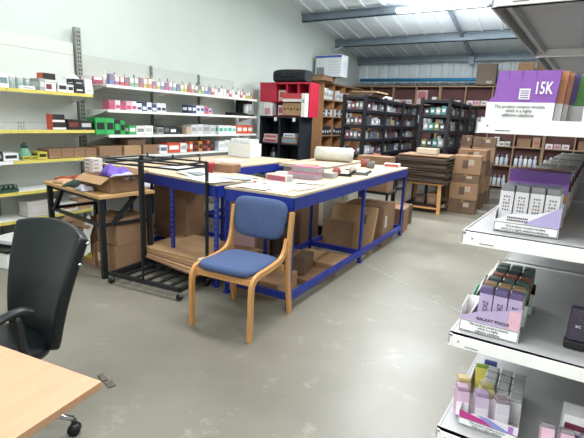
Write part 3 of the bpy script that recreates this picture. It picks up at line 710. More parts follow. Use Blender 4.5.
def sheet(x, y, z, w, d, label, rz, m=None, name='paper_sheet', cat='paper', group=None):
    t = tag(MB().grid(lambda a, b: ((a-.5)*w, (b-.5)*d, .0015+.002*math.sin(7*a+3*b)), 6, 6).build(name, m or M_PAPER, loc=(x, y, z)), label, cat, group)
    t.rotation_euler = (0, 0, rz); return t
H9 = .942
pp = [(-1.95, 2.98, .3, .21, .1, 'front right corner of the near bench'), (-2.13, 3.05, .3, .21, -.3, 'near bench, second from right'), (-2.05, 3.25, .21, .3, .2, 'near bench behind the corner sheet'),
      (-1.83, 3.2, .21, .3, -.1, 'near bench along its right edge'), (-2.22, 3.3, .3, .21, .5, 'near bench left side'), (-1.92, 3.55, .3, .21, .3, 'near bench beyond the pink boxes'), (-2.1, 2.93, .3, .15, .05, 'near bench at its front edge')]
for i, (x, y, w, d, rz, n) in enumerate(pp):
    t = sheet(x, y, H9+i*.001, w, d, 'white printed sheet lying on the '+n, rz, group='printed sheets on the near bench')
    m = MB()
    for k in range(5): m.box(-w*.35, w*(.1+.05*k), -d*.3+k*d*.13, -d*.3+k*d*.13+.004, .0045, .0052)
    m.build('print_lines', M_INKG, t)
# boxes on bench A
def pinkbox(x, y, z, w, d, h, rz, label, c='d890a0', c2='6c6a74'):
    t = root('product_box', label, 'box', (x, y, z+.001), rz)
    MB().box(-w/2, w/2, -d/2, d/2, 0, h).build('box_body', cm(c), t, bevel=.002)
    MB().box(-w/2+.01, w/2-.01, -d/2-.001, -d/2, .01, h-.01).build('printed_panel', cm(c2), t)
    MB().box(w/2, w/2+.001, -d/2+.01, d/2-.01, .01, h-.01).build('side_panel', cm('a8a8ac'), t)
pinkbox(-2.17, 3.42, H9, .24, .1, .065, -.12, 'cream and pink box with dark end nearest on the near bench', 'dfc4b0', 'a84a60')
pinkbox(-2.10, 3.78, H9, .3, .16, .06, .1, 'pink patterned box, bottom of stack on the near bench', 'c07c90', '948a94')
pinkbox(-2.08, 3.80, H9+.062, .28, .16, .06, .05, 'pink patterned box, top of stack on the near bench', 'bd6c86', '8f8f94')
pinkbox(-2.32, 3.75, H9, .16, .12, .045, .1, 'small white and pink box left of the pink stack', 'dcc8cc', 'c890a0')
pinkbox(-2.0, 4.05, H9, .2, .14, .05, .1, 'grey box behind the pink stack on the near bench', 'a6a49c', '8a8a88')
t = root('tape_gun', 'red and black tape dispenser lying on the near bench', 'tool', (-1.98, 4.25, H9), .4)
MB().cyl((0, -.025, .045), (0, .025, .045), .045, seg=20).build('tape_roll', cm('a04a46'), t)
MB().box(-.03, .16, -.02, .02, .0, .025).bar((.13, 0, .01), (.2, 0, .06), .03, .03).build('gun_handle', M_PLAST, t)
t = root('tape_gun', 'grey tape dispenser with clear roll beside the red one', 'tool', (-1.9, 4.5, H9), .3)
MB().cyl((0, -.025, .045), (0, .025, .045), .045, seg=20).build('tape_roll', cm('b4aca0'), t)
MB().box(-.03, .17, -.02, .02, .0, .03).bar((.13, 0, .01), (.2, 0, .05), .03, .03).build('gun_handle', cm('606468'), t)
t = root('scissors', 'pair of scissors with black handles on the near bench', 'scissors', (-2.1, 4.9, H9), .9)
MB().bar((0, 0, .006), (.15, .012, .006), .014, .003).bar((0, 0, .009), (.15, -.012, .009), .014, .003).build('blades', M_CHROME, t)
MB().tube([(-.03+.03*math.cos(a), .025+.02*math.sin(a), .008) for a in [2*PI*k/14 for k in range(14)]], .005, 6, closed=True).tube([(-.03+.03*math.cos(a), -.025+.02*math.sin(a), .008) for a in [2*PI*k/14 for k in range(14)]], .005, 6, closed=True).build('finger_loops', M_PLAST, t)
t = root('tape_roll', 'roll of brown and red packing tape at the far end of the near bench', 'tape', (-2.14, 5.45, H9))
MB().lathe([(.035, 0), (.055, 0), (.055, .1), (.035, .1)], 20).build('tape_body', cm('9a4a3c'), t); MB().lathe([(.02, 0), (.034, 0), (.034, .1), (.02, .1)], 16).build('tape_core', M_CARDL, t)
t = root('tape_roll', 'grey and red tape reel beside the far tape roll', 'tape', (-2.02, 5.35, H9))
MB().lathe([(.035, 0), (.05, 0), (.05, .09), (.035, .09)], 20).build('tape_body', cm('77706c'), t); MB().lathe([(.02, 0), (.034, 0), (.034, .09), (.02, .09)], 16).build('tape_core', cm('a84040'), t)
pinkbox(-1.86, 5.72, H9, .2, .1, .05, .1, 'small red and white packet at the far right end of the near bench', 'e0dcd8', 'c04848')
# paper roll and its carton
t = root('paper_roll', 'thick white roll of wrapping paper at the far end of the near bench', 'roll', (-2.72, 5.75, H9), .0)
MB().cyl((-.3, 0, .1), (.22, .1, .1), .1, seg=28).build('roll_body', mat('wrap_paper', '#cfccc2', .8, noise=.04), t)
MB().cyl((-.31, -.002, .1), (-.302, 0, .1), .03, seg=16).build('roll_core', M_CARDD, t)
# trolley table carrying the roll beyond the bench
t = root('packing_trolley', 'grey-sided packing trolley on castors behind the near bench', 'trolley', (-2.85, 5.7, 0), .03)
MB().box(-.32, .38, -.75, .6, .9, .94).build('tabletop', M_BOARD, t)
MB().box(-.28, .34, -.7, .55, .16, .9).build('trolley_body', mat('trolley_grey', '#b9b3a4', .6, noise=.08), t, bevel=.006)
MB().box(.34, .345, -.1, -.04, .45, .6).build('trolley_handle', M_STEEL, t)
for sx in (-.23, .29):
    for sy in (-.62, .48):
        MB().cyl((sx-.015, sy, .05), (sx+.015, sy, .05), .05, seg=16).box(sx-.025, sx+.025, sy-.02, sy+.02, .05, .16).build('castor', M_PLAST, t)
card_box(-2.35, 6.45, .5, .5, .3, .52, 'brown carton standing beyond the far end of the near bench', tape=True, mt=M_CARD)
t = root('side_table', 'black side stand holding a carton beyond the near bench', 'stand', (-2.35, 6.45, 0))
MB().box(-.3, .3, -.2, .2, .47, .5).build('tabletop', M_BLACK, t)
for sx in (-.27, .27):
    for sy in (-.17, .17): MB().box(sx-.015, sx+.015, sy-.015, sy+.015, 0, .47).build('leg', M_BLACK, t)
# black metal bench frame beyond bench A, with cleaning bottle etc
t = root('metal_trestle', 'low black metal frame with white spool between bench and stool', 'frame', (-2.75, 7.2, 0), -.1)
MB().box(-.4, .6, -.25, -.22, .72, .76).box(-.4, .6, .22, .25, .72, .76).box(-.4, .6, -.22, .22, .44, .46).build('trestle_rails', M_BLACK, t)
for sx in (-.38, .58):
    for sy in (-.235, .235): MB().box(sx-.018, sx+.018, sy-.018, sy+.018, 0, .76).build('leg', M_BLACK, t)
MB().box(-.4, .6, -.25, .25, .76, .78).build('tabletop', cm('8a8478'), t)
carton(-2.52, -2.32, 7.1, 7.22, .785, .96, '4a78b0', 'blue carton with orange end beyond the near bench', face=('y', 'd8e0e8', (.1, .5, .2, .7)))
carton(-2.66, -2.55, 7.07, 7.19, .785, 1.0, 'c86848', 'orange and white packet leaning beside the blue carton', face=('y', 'e4e0dc', (.1, .8, .4, .9)))
# items on bench B and bench C
t = root('tool_bundle', 'white and grey papers heaped at the left of the middle bench', 'papers', (-2.95, 3.2, H9), -.3)
MB().grid(lambda a, b: ((a-.5)*.42, (b-.5)*.28, .006+.006*math.sin(6*a)*math.cos(5*b)), 10, 8).build('paper_heap', M_PAPER, t, solid=.006)
MB().box(-.1, .12, -.09, .05, .016, .02).build('grey_folder', cm('8a9098'), t)
for i, (x, y, w, d, rz, c, n) in enumerate(((-3.25, 3.4, .4, .3, -.2, 'd6d4ce', 'large white sheet on the middle bench behind the trolley frame'), (-3.6, 3.42, .42, .3, .1, 'c6cdd8', 'pale blue-white plastic sheet on the middle bench'), (-2.6, 3.3, .4, .25, .2, 'a8aaac', 'grey plastic folder on the middle bench'),
                                        (-2.65, 3.0, .42, .28, -.15, 'dcdcda', 'white sheet overhanging the front of the middle bench'), (-3.9, 3.5, .5, .4, -.1, 'cdb28c', 'flat brown board on the left of the middle bench'))):
    sheet(x, y, H9+.001+i*.002, w, d, n, rz, cm(c))
t = root('red_tub', 'small red plastic tub on the corner of the middle bench', 'tub', (-3.02, 3.42, H9))
MB().lathe([(.04, 0), (.055, .09), (.058, .09), (.058, .1), (.05, .1), (.038, .008)], 20).build('tub_body', cm('c02840', .35), t)
MB().lathe([(.059, .088), (.061, .088), (.061, .1), (.059, .1)], 20).build('tub_rim', cm('d03850', .35), t)
card_box(-2.95, 3.62, H9, .24, .16, .08, 'low brown carton on the middle bench behind the red tub', rz=.1, mt=M_CARD, tape=False)
card_box(-2.25, 4.15, H9, .14, .14, .1, 'small brown carton at the left edge of the near bench', rz=.1, mt=M_CARDL, tape=False)
t = root('utility_knife', 'black handled tool lying on the middle bench', 'tool', (-2.45, 3.55, H9), -.4)
MB().box(-.09, .09, -.018, .018, .0, .022).build('tool_handle', M_PLAST, t, bevel=.004); MB().box(.09, .13, -.01, .01, .005, .01).build('tool_blade', M_CHROME, t)
t = root('marker_pen', 'small red-capped tool on the front edge of the near bench', 'pen', (-2.28, 3.12, H9), 1.2)
MB().cyl((-.05, 0, .01), (.03, 0, .01), .009, seg=10).build('pen_body', cm('b8b4b0'), t); MB().cyl((.03, 0, .01), (.06, 0, .01), .01, seg=10).build('pen_cap', cm('c03030'), t)
t = root('storage_bin', 'open white rectangular bin on the bench beside the wall shelving', 'bin', (-3.95, 5.25, H9), -.1)
m = MB().box(-.22, .22, -.12, -.114, 0, .2).box(-.22, .22, .114, .12, 0, .2).box(-.22, -.214, -.12, .12, 0, .2).box(.214, .22, -.12, .12, 0, .2).box(-.22, .22, -.12, .12, 0, .006)
m.build('bin_body', cm('dcdcd6'), t); m = MB()
for k in range(6): m.box(-.19+k*.068, -.15+k*.068, -.09, .09, .006, .26)
m.build('bin_contents', M_PAPER, t)
sheet(-3.7, 4.6, H9+.001, .4, .3, 'white sheet on the bench beside the wall shelving', .2)

# under-bench goods
t = root('flat_cartons', 'dark', 'carton')
bpy.data.objects.remove(t)
for k in range(5):
    tb = tag(MB().box(-.52, .52, -.32, .32, 0, .016).build('flat_carton', [M_CARD, M_CARDL, M_CARD, M_CARDL, M_CARDL][k], loc=(-3.0+.03*k, 3.08+.02*k, .141+k*.018)),
         f'flattened brown carton, {["lowest","second up","middle","fourth up","topmost"][k]} in the pile under the middle bench', 'carton', 'flattened cartons under the middle bench')
    tb.rotation_euler = (0, 0, -.15+.04*k)
tag(MB().box(-.09, .09, -.04, .04, 0, .03).build('white_packet', M_PAPER, loc=(-2.52, 2.84, .232), bevel=.008), 'small white packet on the flattened cartons beside the trolley frame', 'packet')
card_box(-3.55, 3.52, .142, .56, .26, .7, 'tall brown carton standing under the middle bench left of its blue leg', rz=-.12, mt=M_CARD, tape=False)
card_box(-2.98, 4.05, 0, .36, .24, .7, 'tall brown carton further back under the middle bench', rz=-.1, mt=M_CARD, tape=False)
card_box(-2.60, 4.06, 0, .34, .34, .5, 'open brown carton on floor behind the middle bench', rz=.1, mt=M_CARDD, tape=False, flaps=True)
card_box(-2.62, 3.62, .0, .3, .3, .52, 'brown carton with red and white label behind the chair', rz=.15, mt=M_CARD, lab=('y', 'c8a0a8', (.1, .9, .35, .9)))
MBt = None
# bay one of bench A
for i, (x, y, w, d, h, rz, lb, mt) in enumerate((
    (-2.08, 3.15, .4, .4, .14, .1, 'low open brown carton under the near bench, closest to its front leg', M_CARDL),
    (-1.98, 3.62, .5, .4, .05, -.1, 'flattened brown carton in the front bay under the near bench', M_CARD),
    (-2.0, 4.05, .5, .4, .09, .06, 'low brown carton in front bay under the near bench by the middle leg', M_CARDL),
    (-2.08, 3.62, .3, .3, .16, .2, 'small dark brown carton at the back of the front bay', M_CARDD))):
    card_box(x, y, .052 if i == 3 else 0, w, d, h, lb, rz=rz, mt=mt)
card_box(-2.62, 4.62, 0, .3, .5, .5, 'brown carton standing left of the near bench behind its blue legs', rz=.05, mt=M_CARD)
# leaning cartons in far bay
def lean(cx, cy, w, h, th, rz, tilt, label, mt, slot=True):
    t = root('flat_carton', label, 'carton', (cx, cy, 0), rz)
    o = MB().box(-w/2, w/2, 0, th, 0, h).build('carton_panel', mt, t, bevel=.004); o.rotation_euler = (tilt, 0, 0); o.location = (0, 0, .0)
    if slot:
        m = MB().box(w*.25, w*.31, -.002, 0, h*.62, h*.82).box(-w*.1, w*.2, -.0015, 0, h*.4, h*.405)
        s = m.build('hand_slot', M_CARDD, t); s.rotation_euler = (tilt, 0, 0)
    return t
lean(-2.0, 4.72, .56, .56, .07, .0, -.3, 'tan flattened carton leaning in the far bay under the near bench', M_CARDL)
lean(-2.13, 4.66, .4, .36, .03, .05, -.2, 'smaller carton flap leaning in front of the tan one under the near bench', M_CARD, False)
card_box(-1.99, 5.38, 0, .52, .5, .5, 'large open brown carton in the far bay under the near bench', rz=.04, mt=M_CARD, flaps=False, lab=('x', 'd0ccc4', (.15, .3, .45, .75)))
card_box(-1.88, 6.15, 0, .3, .34, .34, 'brown carton just beyond the far leg of the near bench', rz=.1, mt=M_CARD, tape=False)


card_box(-2.02, 6.62, 0, .4, .3, .3, 'low brown carton on floor past the far end of the near bench', rz=-.1, mt=M_CARDD)
# ------------------------------------------------------------------ wooden topped black work table (left)
t = root('work_table', 'folding work table with wooden top and black steel frame', 'table', (-4.51, 2.56, 0), -.145)
LT, DT, HT = 1.15, .56, .78
MB().box(0, LT, 0, DT, HT-.03, HT).build('tabletop', M_WOODTOP, t, bevel=.003)
for x, y in ((.05, .04), (LT-.05, .04), (.05, DT-.04), (LT-.05, DT-.04)):
    MB().bar((x, y, 0), (x, y, HT-.03), .045).build('leg', M_BLACK, t)
MB().bar((.05, .04, .5), (LT-.05, .04, .5), .03).bar((LT-.05, .04, .5), (LT-.05, DT-.04, .5), .03).bar((.05, .04, .5), (.05, DT-.04, .5), .03).build('cross_rail', M_BLACK, t)
MB().bar((.05, .05, HT-.05), (LT-.05, .05, HT-.05), .025, .04).build('top_rail', M_BLACK, t)
for a, b in (((.34, .04, HT-.04), (.14, .04, .5)), ((LT-.05, .38, HT-.04), (LT-.05, .14, .5))): MB().bar(a, b, .035).build('brace', M_BLACK, t)
MB().bar((LT-.05, DT-.04, .03), (LT-.05, .04, .03), .03).build('foot_rail', M_BLACK, t)
card_box(-3.62, 2.72, .781, .46, .32, .14, 'open brown carton on the wooden topped work table', rz=-.12, mt=M_CARD, flaps=True)
def cloth(name, x, y, z, sx, sy, h, c, label, seed, rz=0, part=None):
    rnd = random.Random(seed); ph = [rnd.uniform(0, 6) for _ in range(6)]
    def fn(a, b):
        e = (4*a*(1-a))**.5*(4*b*(1-b))**.5
        rr = 1+.12*math.sin(9*math.atan2(b-.5, a-.5)+ph[0])
        return ((a-.5)*sx*rr, (b-.5)*sy*rr, e*h*(.65+.35*math.sin(7*a+ph[1])*math.cos(6*b+ph[2]))+.004)
    o = MB().grid(fn, 16, 14).build(name, mat('cloth_'+c, '#'+c, .85, noise=.15, scale=15), loc=(x, y, z), solid=.006)
    o.rotation_euler = (0, 0, rz); return tag(o, label, 'cloth' if name != 'plastic_bag' else 'bag')
cloth('plastic_bag', -3.66, 2.78, .9, .26, .2, .12, '7259b0', 'purple plastic bag bulging from the open carton on the work table', 1)
cloth('plastic_bag', -3.48, 2.76, .9, .2, .2, .06, 'b9c0d8', 'pale blue-white plastic bag beside the purple one', 2)
cloth('jute_cloth', -4.16, 2.70, .783, .42, .3, .05, 'c39a7a', 'tan cloth bag lying flat on the work table', 3, -.1)
m = MB().tube([(-4.4+.42*k/20, 2.62+.05*math.sin(k*.7)+.012*k, .80+.02*math.sin(k*.5)**2+.002*k) for k in range(21)], .02, 8)
tag(m.build('orange_strap', mat('orange_strap', '#9c4a2c', .8, noise=.2)), 'rust-orange webbing strap across the tan cloth on the table', 'strap')
cloth('green_cloth', -3.98, 2.62, .784, .26, .22, .07, '32463c', 'dark green cloth crumpled on the front of the work table', 4, .2)
cloth('plastic_wrap', -3.72, 2.50, .783, .18, .12, .06, 'a8a6ae', 'crumpled clear plastic wrap at the front of the work table', 5, -.2)
tag(MB().lathe([(.03, 0), (.04, .03), (.04, .05), (.028, .055)], 14).build('small_tin', cm('b03848'), loc=(-4.16, 2.93, .80)), 'small round red tin at the back of the work table', 'tin')
for k in range(6):
    carton(-4.27, -4.14, 2.88, 3.0, .782+k*.04, .782+k*.04+.037, 'd8d2cc', f'white flat box, {ordn(k)} up in the stack at the back of the work table', group='stack of white boxes on the work table', face=('both', '9a8a8c', (.1, .6, .3, .7)), rz=.02*k)
# cartons beneath the work table
card_box(-3.54, 2.78, 0, .34, .42, .27, 'lower brown carton beneath the work table', rz=-.12, lab=('y', 'c8b898', (.05, .3, .3, .6)), mt=M_CARD)
card_box(-3.54, 2.79, .272, .34, .4, .26, 'upper brown carton beneath the work table', rz=-.1, mt=M_CARD)
card_box(-3.90, 2.74, 0, .3, .3, .24, 'brown carton with yellow label under the table by its left side', rz=-.05, mt=M_CARD, lab=('y', 'd8c428', (.35, .85, .3, .65)))
card_box(-3.90, 2.76, .242, .28, .28, .2, 'black-lined brown carton above the yellow labelled carton', rz=-.05, mt=M_CARD, flaps=True)
t = root('torn_paper', 'white torn paper hanging out of the open carton beneath the work table', 'paper', (-3.86, 2.575, .12))
MB()._add([(0, 0, .36), (.05, .01, .40), (.12, 0, .3), (.1, -.03, .2), (.13, -.05, .06), (.05, -.06, .0), (-.05, -.06, .04), (-.02, -.02, .2)], [(0, 1, 2, 3, 7), (3, 4, 5, 6, 7)]).build('paper_piece', M_PAPER, t, solid=.003)
MB()._add([(-.12, -.05, .06), (.0, -.06, .1), (.06, -.08, .05), (-.04, -.09, .01)], [(0, 1, 2, 3)]).build('paper_scrap', M_PAPER, t, solid=.003)
t = root('tape_roll', 'white reel standing on end under the middle bench', 'tape', (-3.78, 3.22, .08))
o = MB().lathe([(.03, -.02), (.055, -.02), (.055, .02), (.03, .02)], 20).build('tape_body', M_PAPER, t); o.rotation_euler = (PI/2, 0, 0); o.location = (0, 0, 0)
o = MB().lathe([(.012, -.021), (.029, -.021), (.029, .021), (.012, .021)], 16).build('tape_core', M_PLAST, t); o.rotation_euler = (PI/2, 0, 0)

# ------------------------------------------------------------------ black trolley frame on castors
t = root('trolley_frame', 'tall black steel frame trolley with slatted base on castors', 'trolley', (0, 0, 0))
A, B, Cc, D = Vector((-3.27, 2.40, 0)), Vector((-2.51, 2.48, 0)), Vector((-2.55, 2.86, 0)), Vector((-3.293, 2.80, 0))
zb = .09
def up(v, z): return (v.x, v.y, z)
m = MB()
for p, q in ((A, B), (B, Cc), (Cc, D), (D, A)): m.bar(up(p, zb), up(q, zb), .03, .035)
m.build('base_frame', M_BLACK, t)
for k in range(1, 6):
    a = A.lerp(B, k/6); b = D.lerp(Cc, k/6)
    MB().bar(up(a, zb), up(b, zb), .03, .015).build('base_slat', M_BLACK, t)
ztp = 1.12
for p, w in ((D, .028), (Cc, .022)): MB().bar(up(p, zb), up(p, ztp), w).build('upright', M_BLACK, t)
m1 = A.lerp(B, .49); MB().bar(up(m1, zb), up(m1, ztp), .015).build('upright', M_BLACK, t)
m = MB()
for dz in (0, -.035):
    for p, q in ((A, B), (B, Cc), (Cc, D), (D, A)): m.bar(up(p, ztp+dz), up(q, ztp+dz), .013)
m.bar(up(A.lerp(B, .5), ztp), up(D.lerp(Cc, .5), ztp), .018)
m.build('top_frame', M_BLACK, t)
for k in (.1, .5, .9):
    p = D.lerp(Cc, k); MB().cyl(up(p, ztp), up(p, ztp+.035), .008, seg=8).build('peg', M_BLACK, t)
for p in (A, B, Cc, D):
    c = MB().cyl((p.x-.012, p.y, .032), (p.x+.012, p.y, .032), .031, seg=16).build('castor', M_PLAST, t)
    cf = 1
    MB().box(p.x-.02, p.x+.02, p.y-.012, p.y+.012, .035, .075).build('castor_fork', M_CHROME, c)

# ------------------------------------------------------------------ blue upholstered chair
t = root('side_chair', 'beech framed side chair with blue upholstered seat and back', 'chair', (-1.89, 2.5, 0), .07)
def smooth(pts, n=6):
    pts = [Vector(p) for p in pts]; out = []
    for i in range(len(pts)-1):
        p0 = pts[max(i-1, 0)]; p1 = pts[i]; p2 = pts[i+1]; p3 = pts[min(i+2, len(pts)-1)]
        for k in range(n):
            s = k/n
            out.append(.5*((2*p1)+(-p0+p2)*s+(2*p0-5*p1+4*p2-p3)*s*s+(-p0+3*p1-3*p2+p3)*s**3))
    return out+[pts[-1]]
def strip(pts, w, th, side=Vector((1, 0, 0))):
    m = MB(); pts = [Vector(p) for p in pts]; vs = []
    for i, p in enumerate(pts):
        a = pts[max(i-1, 0)]; b = pts[min(i+1, len(pts)-1)]; tt = (b-a).normalized(); n = side.cross(tt).normalized()
        vs += [p-side*w/2-n*th/2, p+side*w/2-n*th/2, p+side*w/2+n*th/2, p-side*w/2+n*th/2]
    fs = [(0, 1, 2, 3)]
    for i in range(len(pts)-1):
        o = i*4
        for k in range(4): fs.append((o+k, o+(k+1) % 4, o+4+(k+1) % 4, o+4+k))
    e = (len(pts)-1)*4; fs.append((e+3, e+2, e+1, e))
    m._add(vs, fs); return m
for s in (-1, 1):
    xx = s*.25
    pts = smooth([(xx, -.27, 0), (xx, -.265, .2), (xx, -.262, .36), (xx, -.235, .425), (xx, -.17, .447), (xx, -.02, .455), (xx, .13, .475), (xx, .2, .53), (xx, .235, .62)], 6)
    strip(pts, .028, .045).build('front_leg', M_BEECH, t, bevel=.004)
    pts = smooth([(xx+s*.012, .30, 0), (xx+s*.012, .265, .22), (xx+s*.012, .245, .45), (xx+s*.012, .255, .62), (xx+s*.012, .285, .82)], 6)
    strip(pts, .028, .05).build('rear_leg', M_BEECH, t, bevel=.004)
MB().box(-.24, .24, -.235, -.21, .385, .43).build('front_rail', M_BEECH, t, bevel=.003)
MB().box(-.24, .24, .225, .245, .36, .41).build('rear_rail', M_BEECH, t, bevel=.003)
def superpad(w, d, h, n=4, flare=0.0, seg=28, rings=8):
    m = MB(); vs = []; fs = []
    for j in range(rings+1):
        ph = -PI/2+PI*j/rings
        rr = math.cos(ph)**.45 if 0 < j < rings else 0.02; z = math.sin(ph)
        z = (abs(z)**.8)*(1 if z > 0 else -1)
        for k in range(seg):
            a = 2*PI*k/seg; c, s_ = math.cos(a), math.sin(a)
            x = (abs(c)**(2/n))*(1 if c > 0 else -1); y = (abs(s_)**(2/n))*(1 if s_ > 0 else -1)
            wx = w*(1+flare*y)
            vs.append((x*wx*rr, y*d*rr, z*h))
    for j in range(rings):
        for k in range(seg): l = (k+1) % seg; fs.append((j*seg+k, j*seg+l, (j+1)*seg+l, (j+1)*seg+k))
    m._add(vs, fs, 0, True); return m
o = superpad(.235, .245, .042, 5).build('seat', M_FABRIC, t); o.location = (0, -.03, .462); o.rotation_euler = (-.03, 0, 0)
o = superpad(.238, .160, .035, 4.5, .05)
vs = []
for v in o.v: vs.append((v[0], v[1], v[2]-.35*v[0]**2))
o.v = vs
o = o.build('backrest', M_FABRIC, t); o.location = (-.022, .262, .745); o.rotation_euler = (PI/2-.14, 0, 0)
MB().box(-.24, .24, .27, .285, .70, .74).build('back_rail', M_PLAST, t)

# ------------------------------------------------------------------ office chair
t = root('office_chair', 'black leather office chair with curved back at the desk', 'chair', (-1.96, .90, 0), 0)
ang = math.radians(-91)   # facing direction
fw = Vector((math.cos(ang), math.sin(ang), 0)); rt = Vector((-fw.y, fw.x, 0))
# make rt point toward +x side
if rt.x < 0: rt = -rt
def oc(a, b, z): v = rt*a+fw*b; return (v.x, v.y, z)
def backp(a, b):          # a across, b up
    z = .44+b*.56
    prof = -.15-.125*b**1.7
    xx = (a-.5)*2; wid = .175+.092*b**.8
    wrap = .05*xx*xx
    zz = z-.035*xx*xx*b+(.02*xx**4 if b < .06 else 0)
    return oc(xx*wid, prof+wrap, zz)
o = MB().grid(backp, 16, 18).build('backrest', M_LEATHER, t, solid=.05, bevel=0)
o.modifiers[0].offset = 0
md = o.modifiers.new('b', 'BEVEL'); md.width = .018; md.segments = 3; md.limit_method = 'ANGLE'
for b in (.97, .80):
    m = MB(); p = Vector(backp(1, b)); m.lathe([(.008, 0), (.008, .006), (.004, .01)], 10, T=Matrix.Translation(p+rt*.024-fw*.0)@rt.to_track_quat('Z', 'Y').to_matrix().to_4x4())
    m.build('bolt', M_CHROME, t)
o = superpad(.205, .22, .05, 4).build('seat', M_LEATHER, t); o.location = (-.03, -.08, .46); o.rotation_euler = (0, 0, math.atan2(rt.y, rt.x))
for s in (-1, 1):
    pts = smooth([oc(s*.225, .0, .695), oc(s*.225, .05, .715), oc(s*.23, .14, .70), oc(s*.23, .20, .66)], 5)
    ar = MB().tube(pts, .024, 10, flat=.6).build('armrest', M_PLAST, t)
    MB().tube(smooth([oc(s*.225, .06, .70), oc(s*.25, .06, .58), oc(s*.22, .04, .45)], 4), .018, 8).build('arm_support', M_PLAST, ar)
MB().cyl((0, 0, .1), (0, 0, .45), .03, seg=16).build('gas_column', M_CHROME, t)
for k in range(5):
    a = math.radians(40+72*k); ex, ey = .245*math.cos(a), .245*math.sin(a)
    MB().tube([(0, 0, .13), (ex*.5, ey*.5, .115), (ex, ey, .085)], [.024, .02, .014], 10, flat=.7).build('base_arm', M_CHROME, t)
    MB().cyl((ex-.02*math.sin(a), ey+.02*math.cos(a), .028), (ex+.02*math.sin(a), ey-.02*math.cos(a), .028), .028, seg=14).cyl((ex, ey, .03), (ex, ey, .08), .012, seg=8).build('castor', M_PLAST, t)

# ------------------------------------------------------------------ desk
t = root('desk', 'beech-effect desk with light wood top in the near left corner', 'desk', (-1.061, .728, 0), .13)
MB().box(-1.5, 0, -.75, 0, .695, .72).build('desktop', M_DESK, t, bevel=.0025)
for x in (-1.42, -.06):
    MB().box(x-.03, x+.03, -.55, -.15, 0, .03).build('foot', M_STEEL, t)
    MB().box(x-.025, x+.025, -.38, -.32, .03, .69).build('leg', M_STEEL, t)
MB().box(-1.4, -.08, -.36, -.34, .45, .69).build('modesty_panel', M_DESK, t)
# grey floor bracket and debris by the desk
t = tag(MB().box(-.04, .04, -.015, .015, 0, .01).box(.05, .12, -.01, .03, 0, .006).build('metal_plate', mat('rusty', '#6e665a', .7, noise=.4, scale=60), loc=(-2.06, 1.42, 0)), 'small worn metal plate fixed to the floor beyond the desk corner', 'plate')
t.rotation_euler = (0, 0, -.3)

# ------------------------------------------------------------------ stool with flattened cartons, carton stacks
t = root('wooden_stand', 'wooden four-legged stand carrying flattened cartons', 'stand', (-1.95, 8.12, 0), .02)
for x in (-.30, .30):
    for y in (-.36, .36):
        MB().bar((x*1.05, y*1.05, 0), (x*.95, y, .53), .055).build('leg', M_BEECH, t)
MB().box(-.34, .34, -.4, .4, .50, .53).build('stand_top', M_BEECH, t)
MB().box(-.3, .3, -.34, .34, .12, .14).build('lower_shelf', M_BLACK, t)
for y in (-.36, .36): MB().bar((-.3, y, .09), (.3, y, .09), .03).build('stretcher', M_BEECH, t)
for k in range(22):
    z = .531+k*.0215; rnd = random.Random(k)
    w, d = .88+rnd.uniform(-.05, .05), .8+rnd.uniform(-.06, .06)
    o = MB().box(-w/2, w/2, -d/2, d/2, 0, .017).build('flat_carton', [M_CARDE, M_CARDD, M_CARDE][k % 3], loc=(-2.0+rnd.uniform(-.03, .03), 8.12+rnd.uniform(-.02, .02), z))
    o.rotation_euler = (rnd.uniform(-.002, .002), rnd.uniform(-.002, .002), rnd.uniform(-.05, .05))
    if k == 21: o.data.materials[0] = M_CARD 
    tag(o, f'flattened brown carton, {ordn(k)} up in the pile on the wooden stand', 'carton', 'flattened cartons on the wooden stand')
card_box(-2.0, 8.1, 1.006, .36, .2, .1, 'small pale carton on top of the pile of flattened cartons', mt=mat('pale_card', '#b9ab98', .8), tape=False)
carton(-2.1, -1.92, 7.9, 8.1, .141, .28, '6a5648', 'dark brown box on the lower shelf of the wooden stand', face=('y', '8a7868', (.2, .8, .2, .6)))
carton(-1.88, -1.72, 7.9, 8.1, .141, .33, '9a7656', 'light brown box on the lower shelf of the wooden stand', face=('y', 'b09070', (.2, .8, .2, .6)))
def stack(x, y, w, d, hs, n, rz, grp, mt=None):
    z = 0
    for i, h in enumerate(hs):
        rnd = random.Random(i*7+int(abs(x)*100))
        pos = ['lowest', 'second up', 'third up', 'fourth up', 'fifth up', 'sixth up'][i] if i < len(hs)-1 else 'topmost'
        b = card_box(x+rnd.uniform(-.02, .02), y+rnd.uniform(-.02, .02), z, w, d, h-.003, f'brown carton, {pos} in {n}', rz=rz+rnd.uniform(-.05, .05), group=grp, mt=mt or (M_CARD if i % 2 else M_CARDD),
                     lab=('y', 'a89884', (.55, .75, .5, .8)))
        MB().box(-.07, .02, -d/2-.0018, -d/2-.0005, h*.3, h*.75).build('printed_mark', cm('5a4030'), b)
        z += h
    return z
stack(-1.34, 8.35, .46, .4, [.25, .3, .15, .32], 'the front carton stack right of the wooden stand', .03, 'front stack of cartons')
stack(-1.36, 9.05, .5, .42, [.3, .3, .3, .2], 'the middle carton stack right of the wooden stand', .0, 'middle stack of cartons')
stack(-1.3, 9.75, .42, .4, [.28, .28, .28, .28, .2], 'the rear carton stack right of the wooden stand', .02, 'rear stack of cartons')
stack(-1.62, 9.85, .2, .4, [.28, .28, .28, .28, .22], 'the narrow stack against the second black rack', .0, 'narrow stack of cartons')

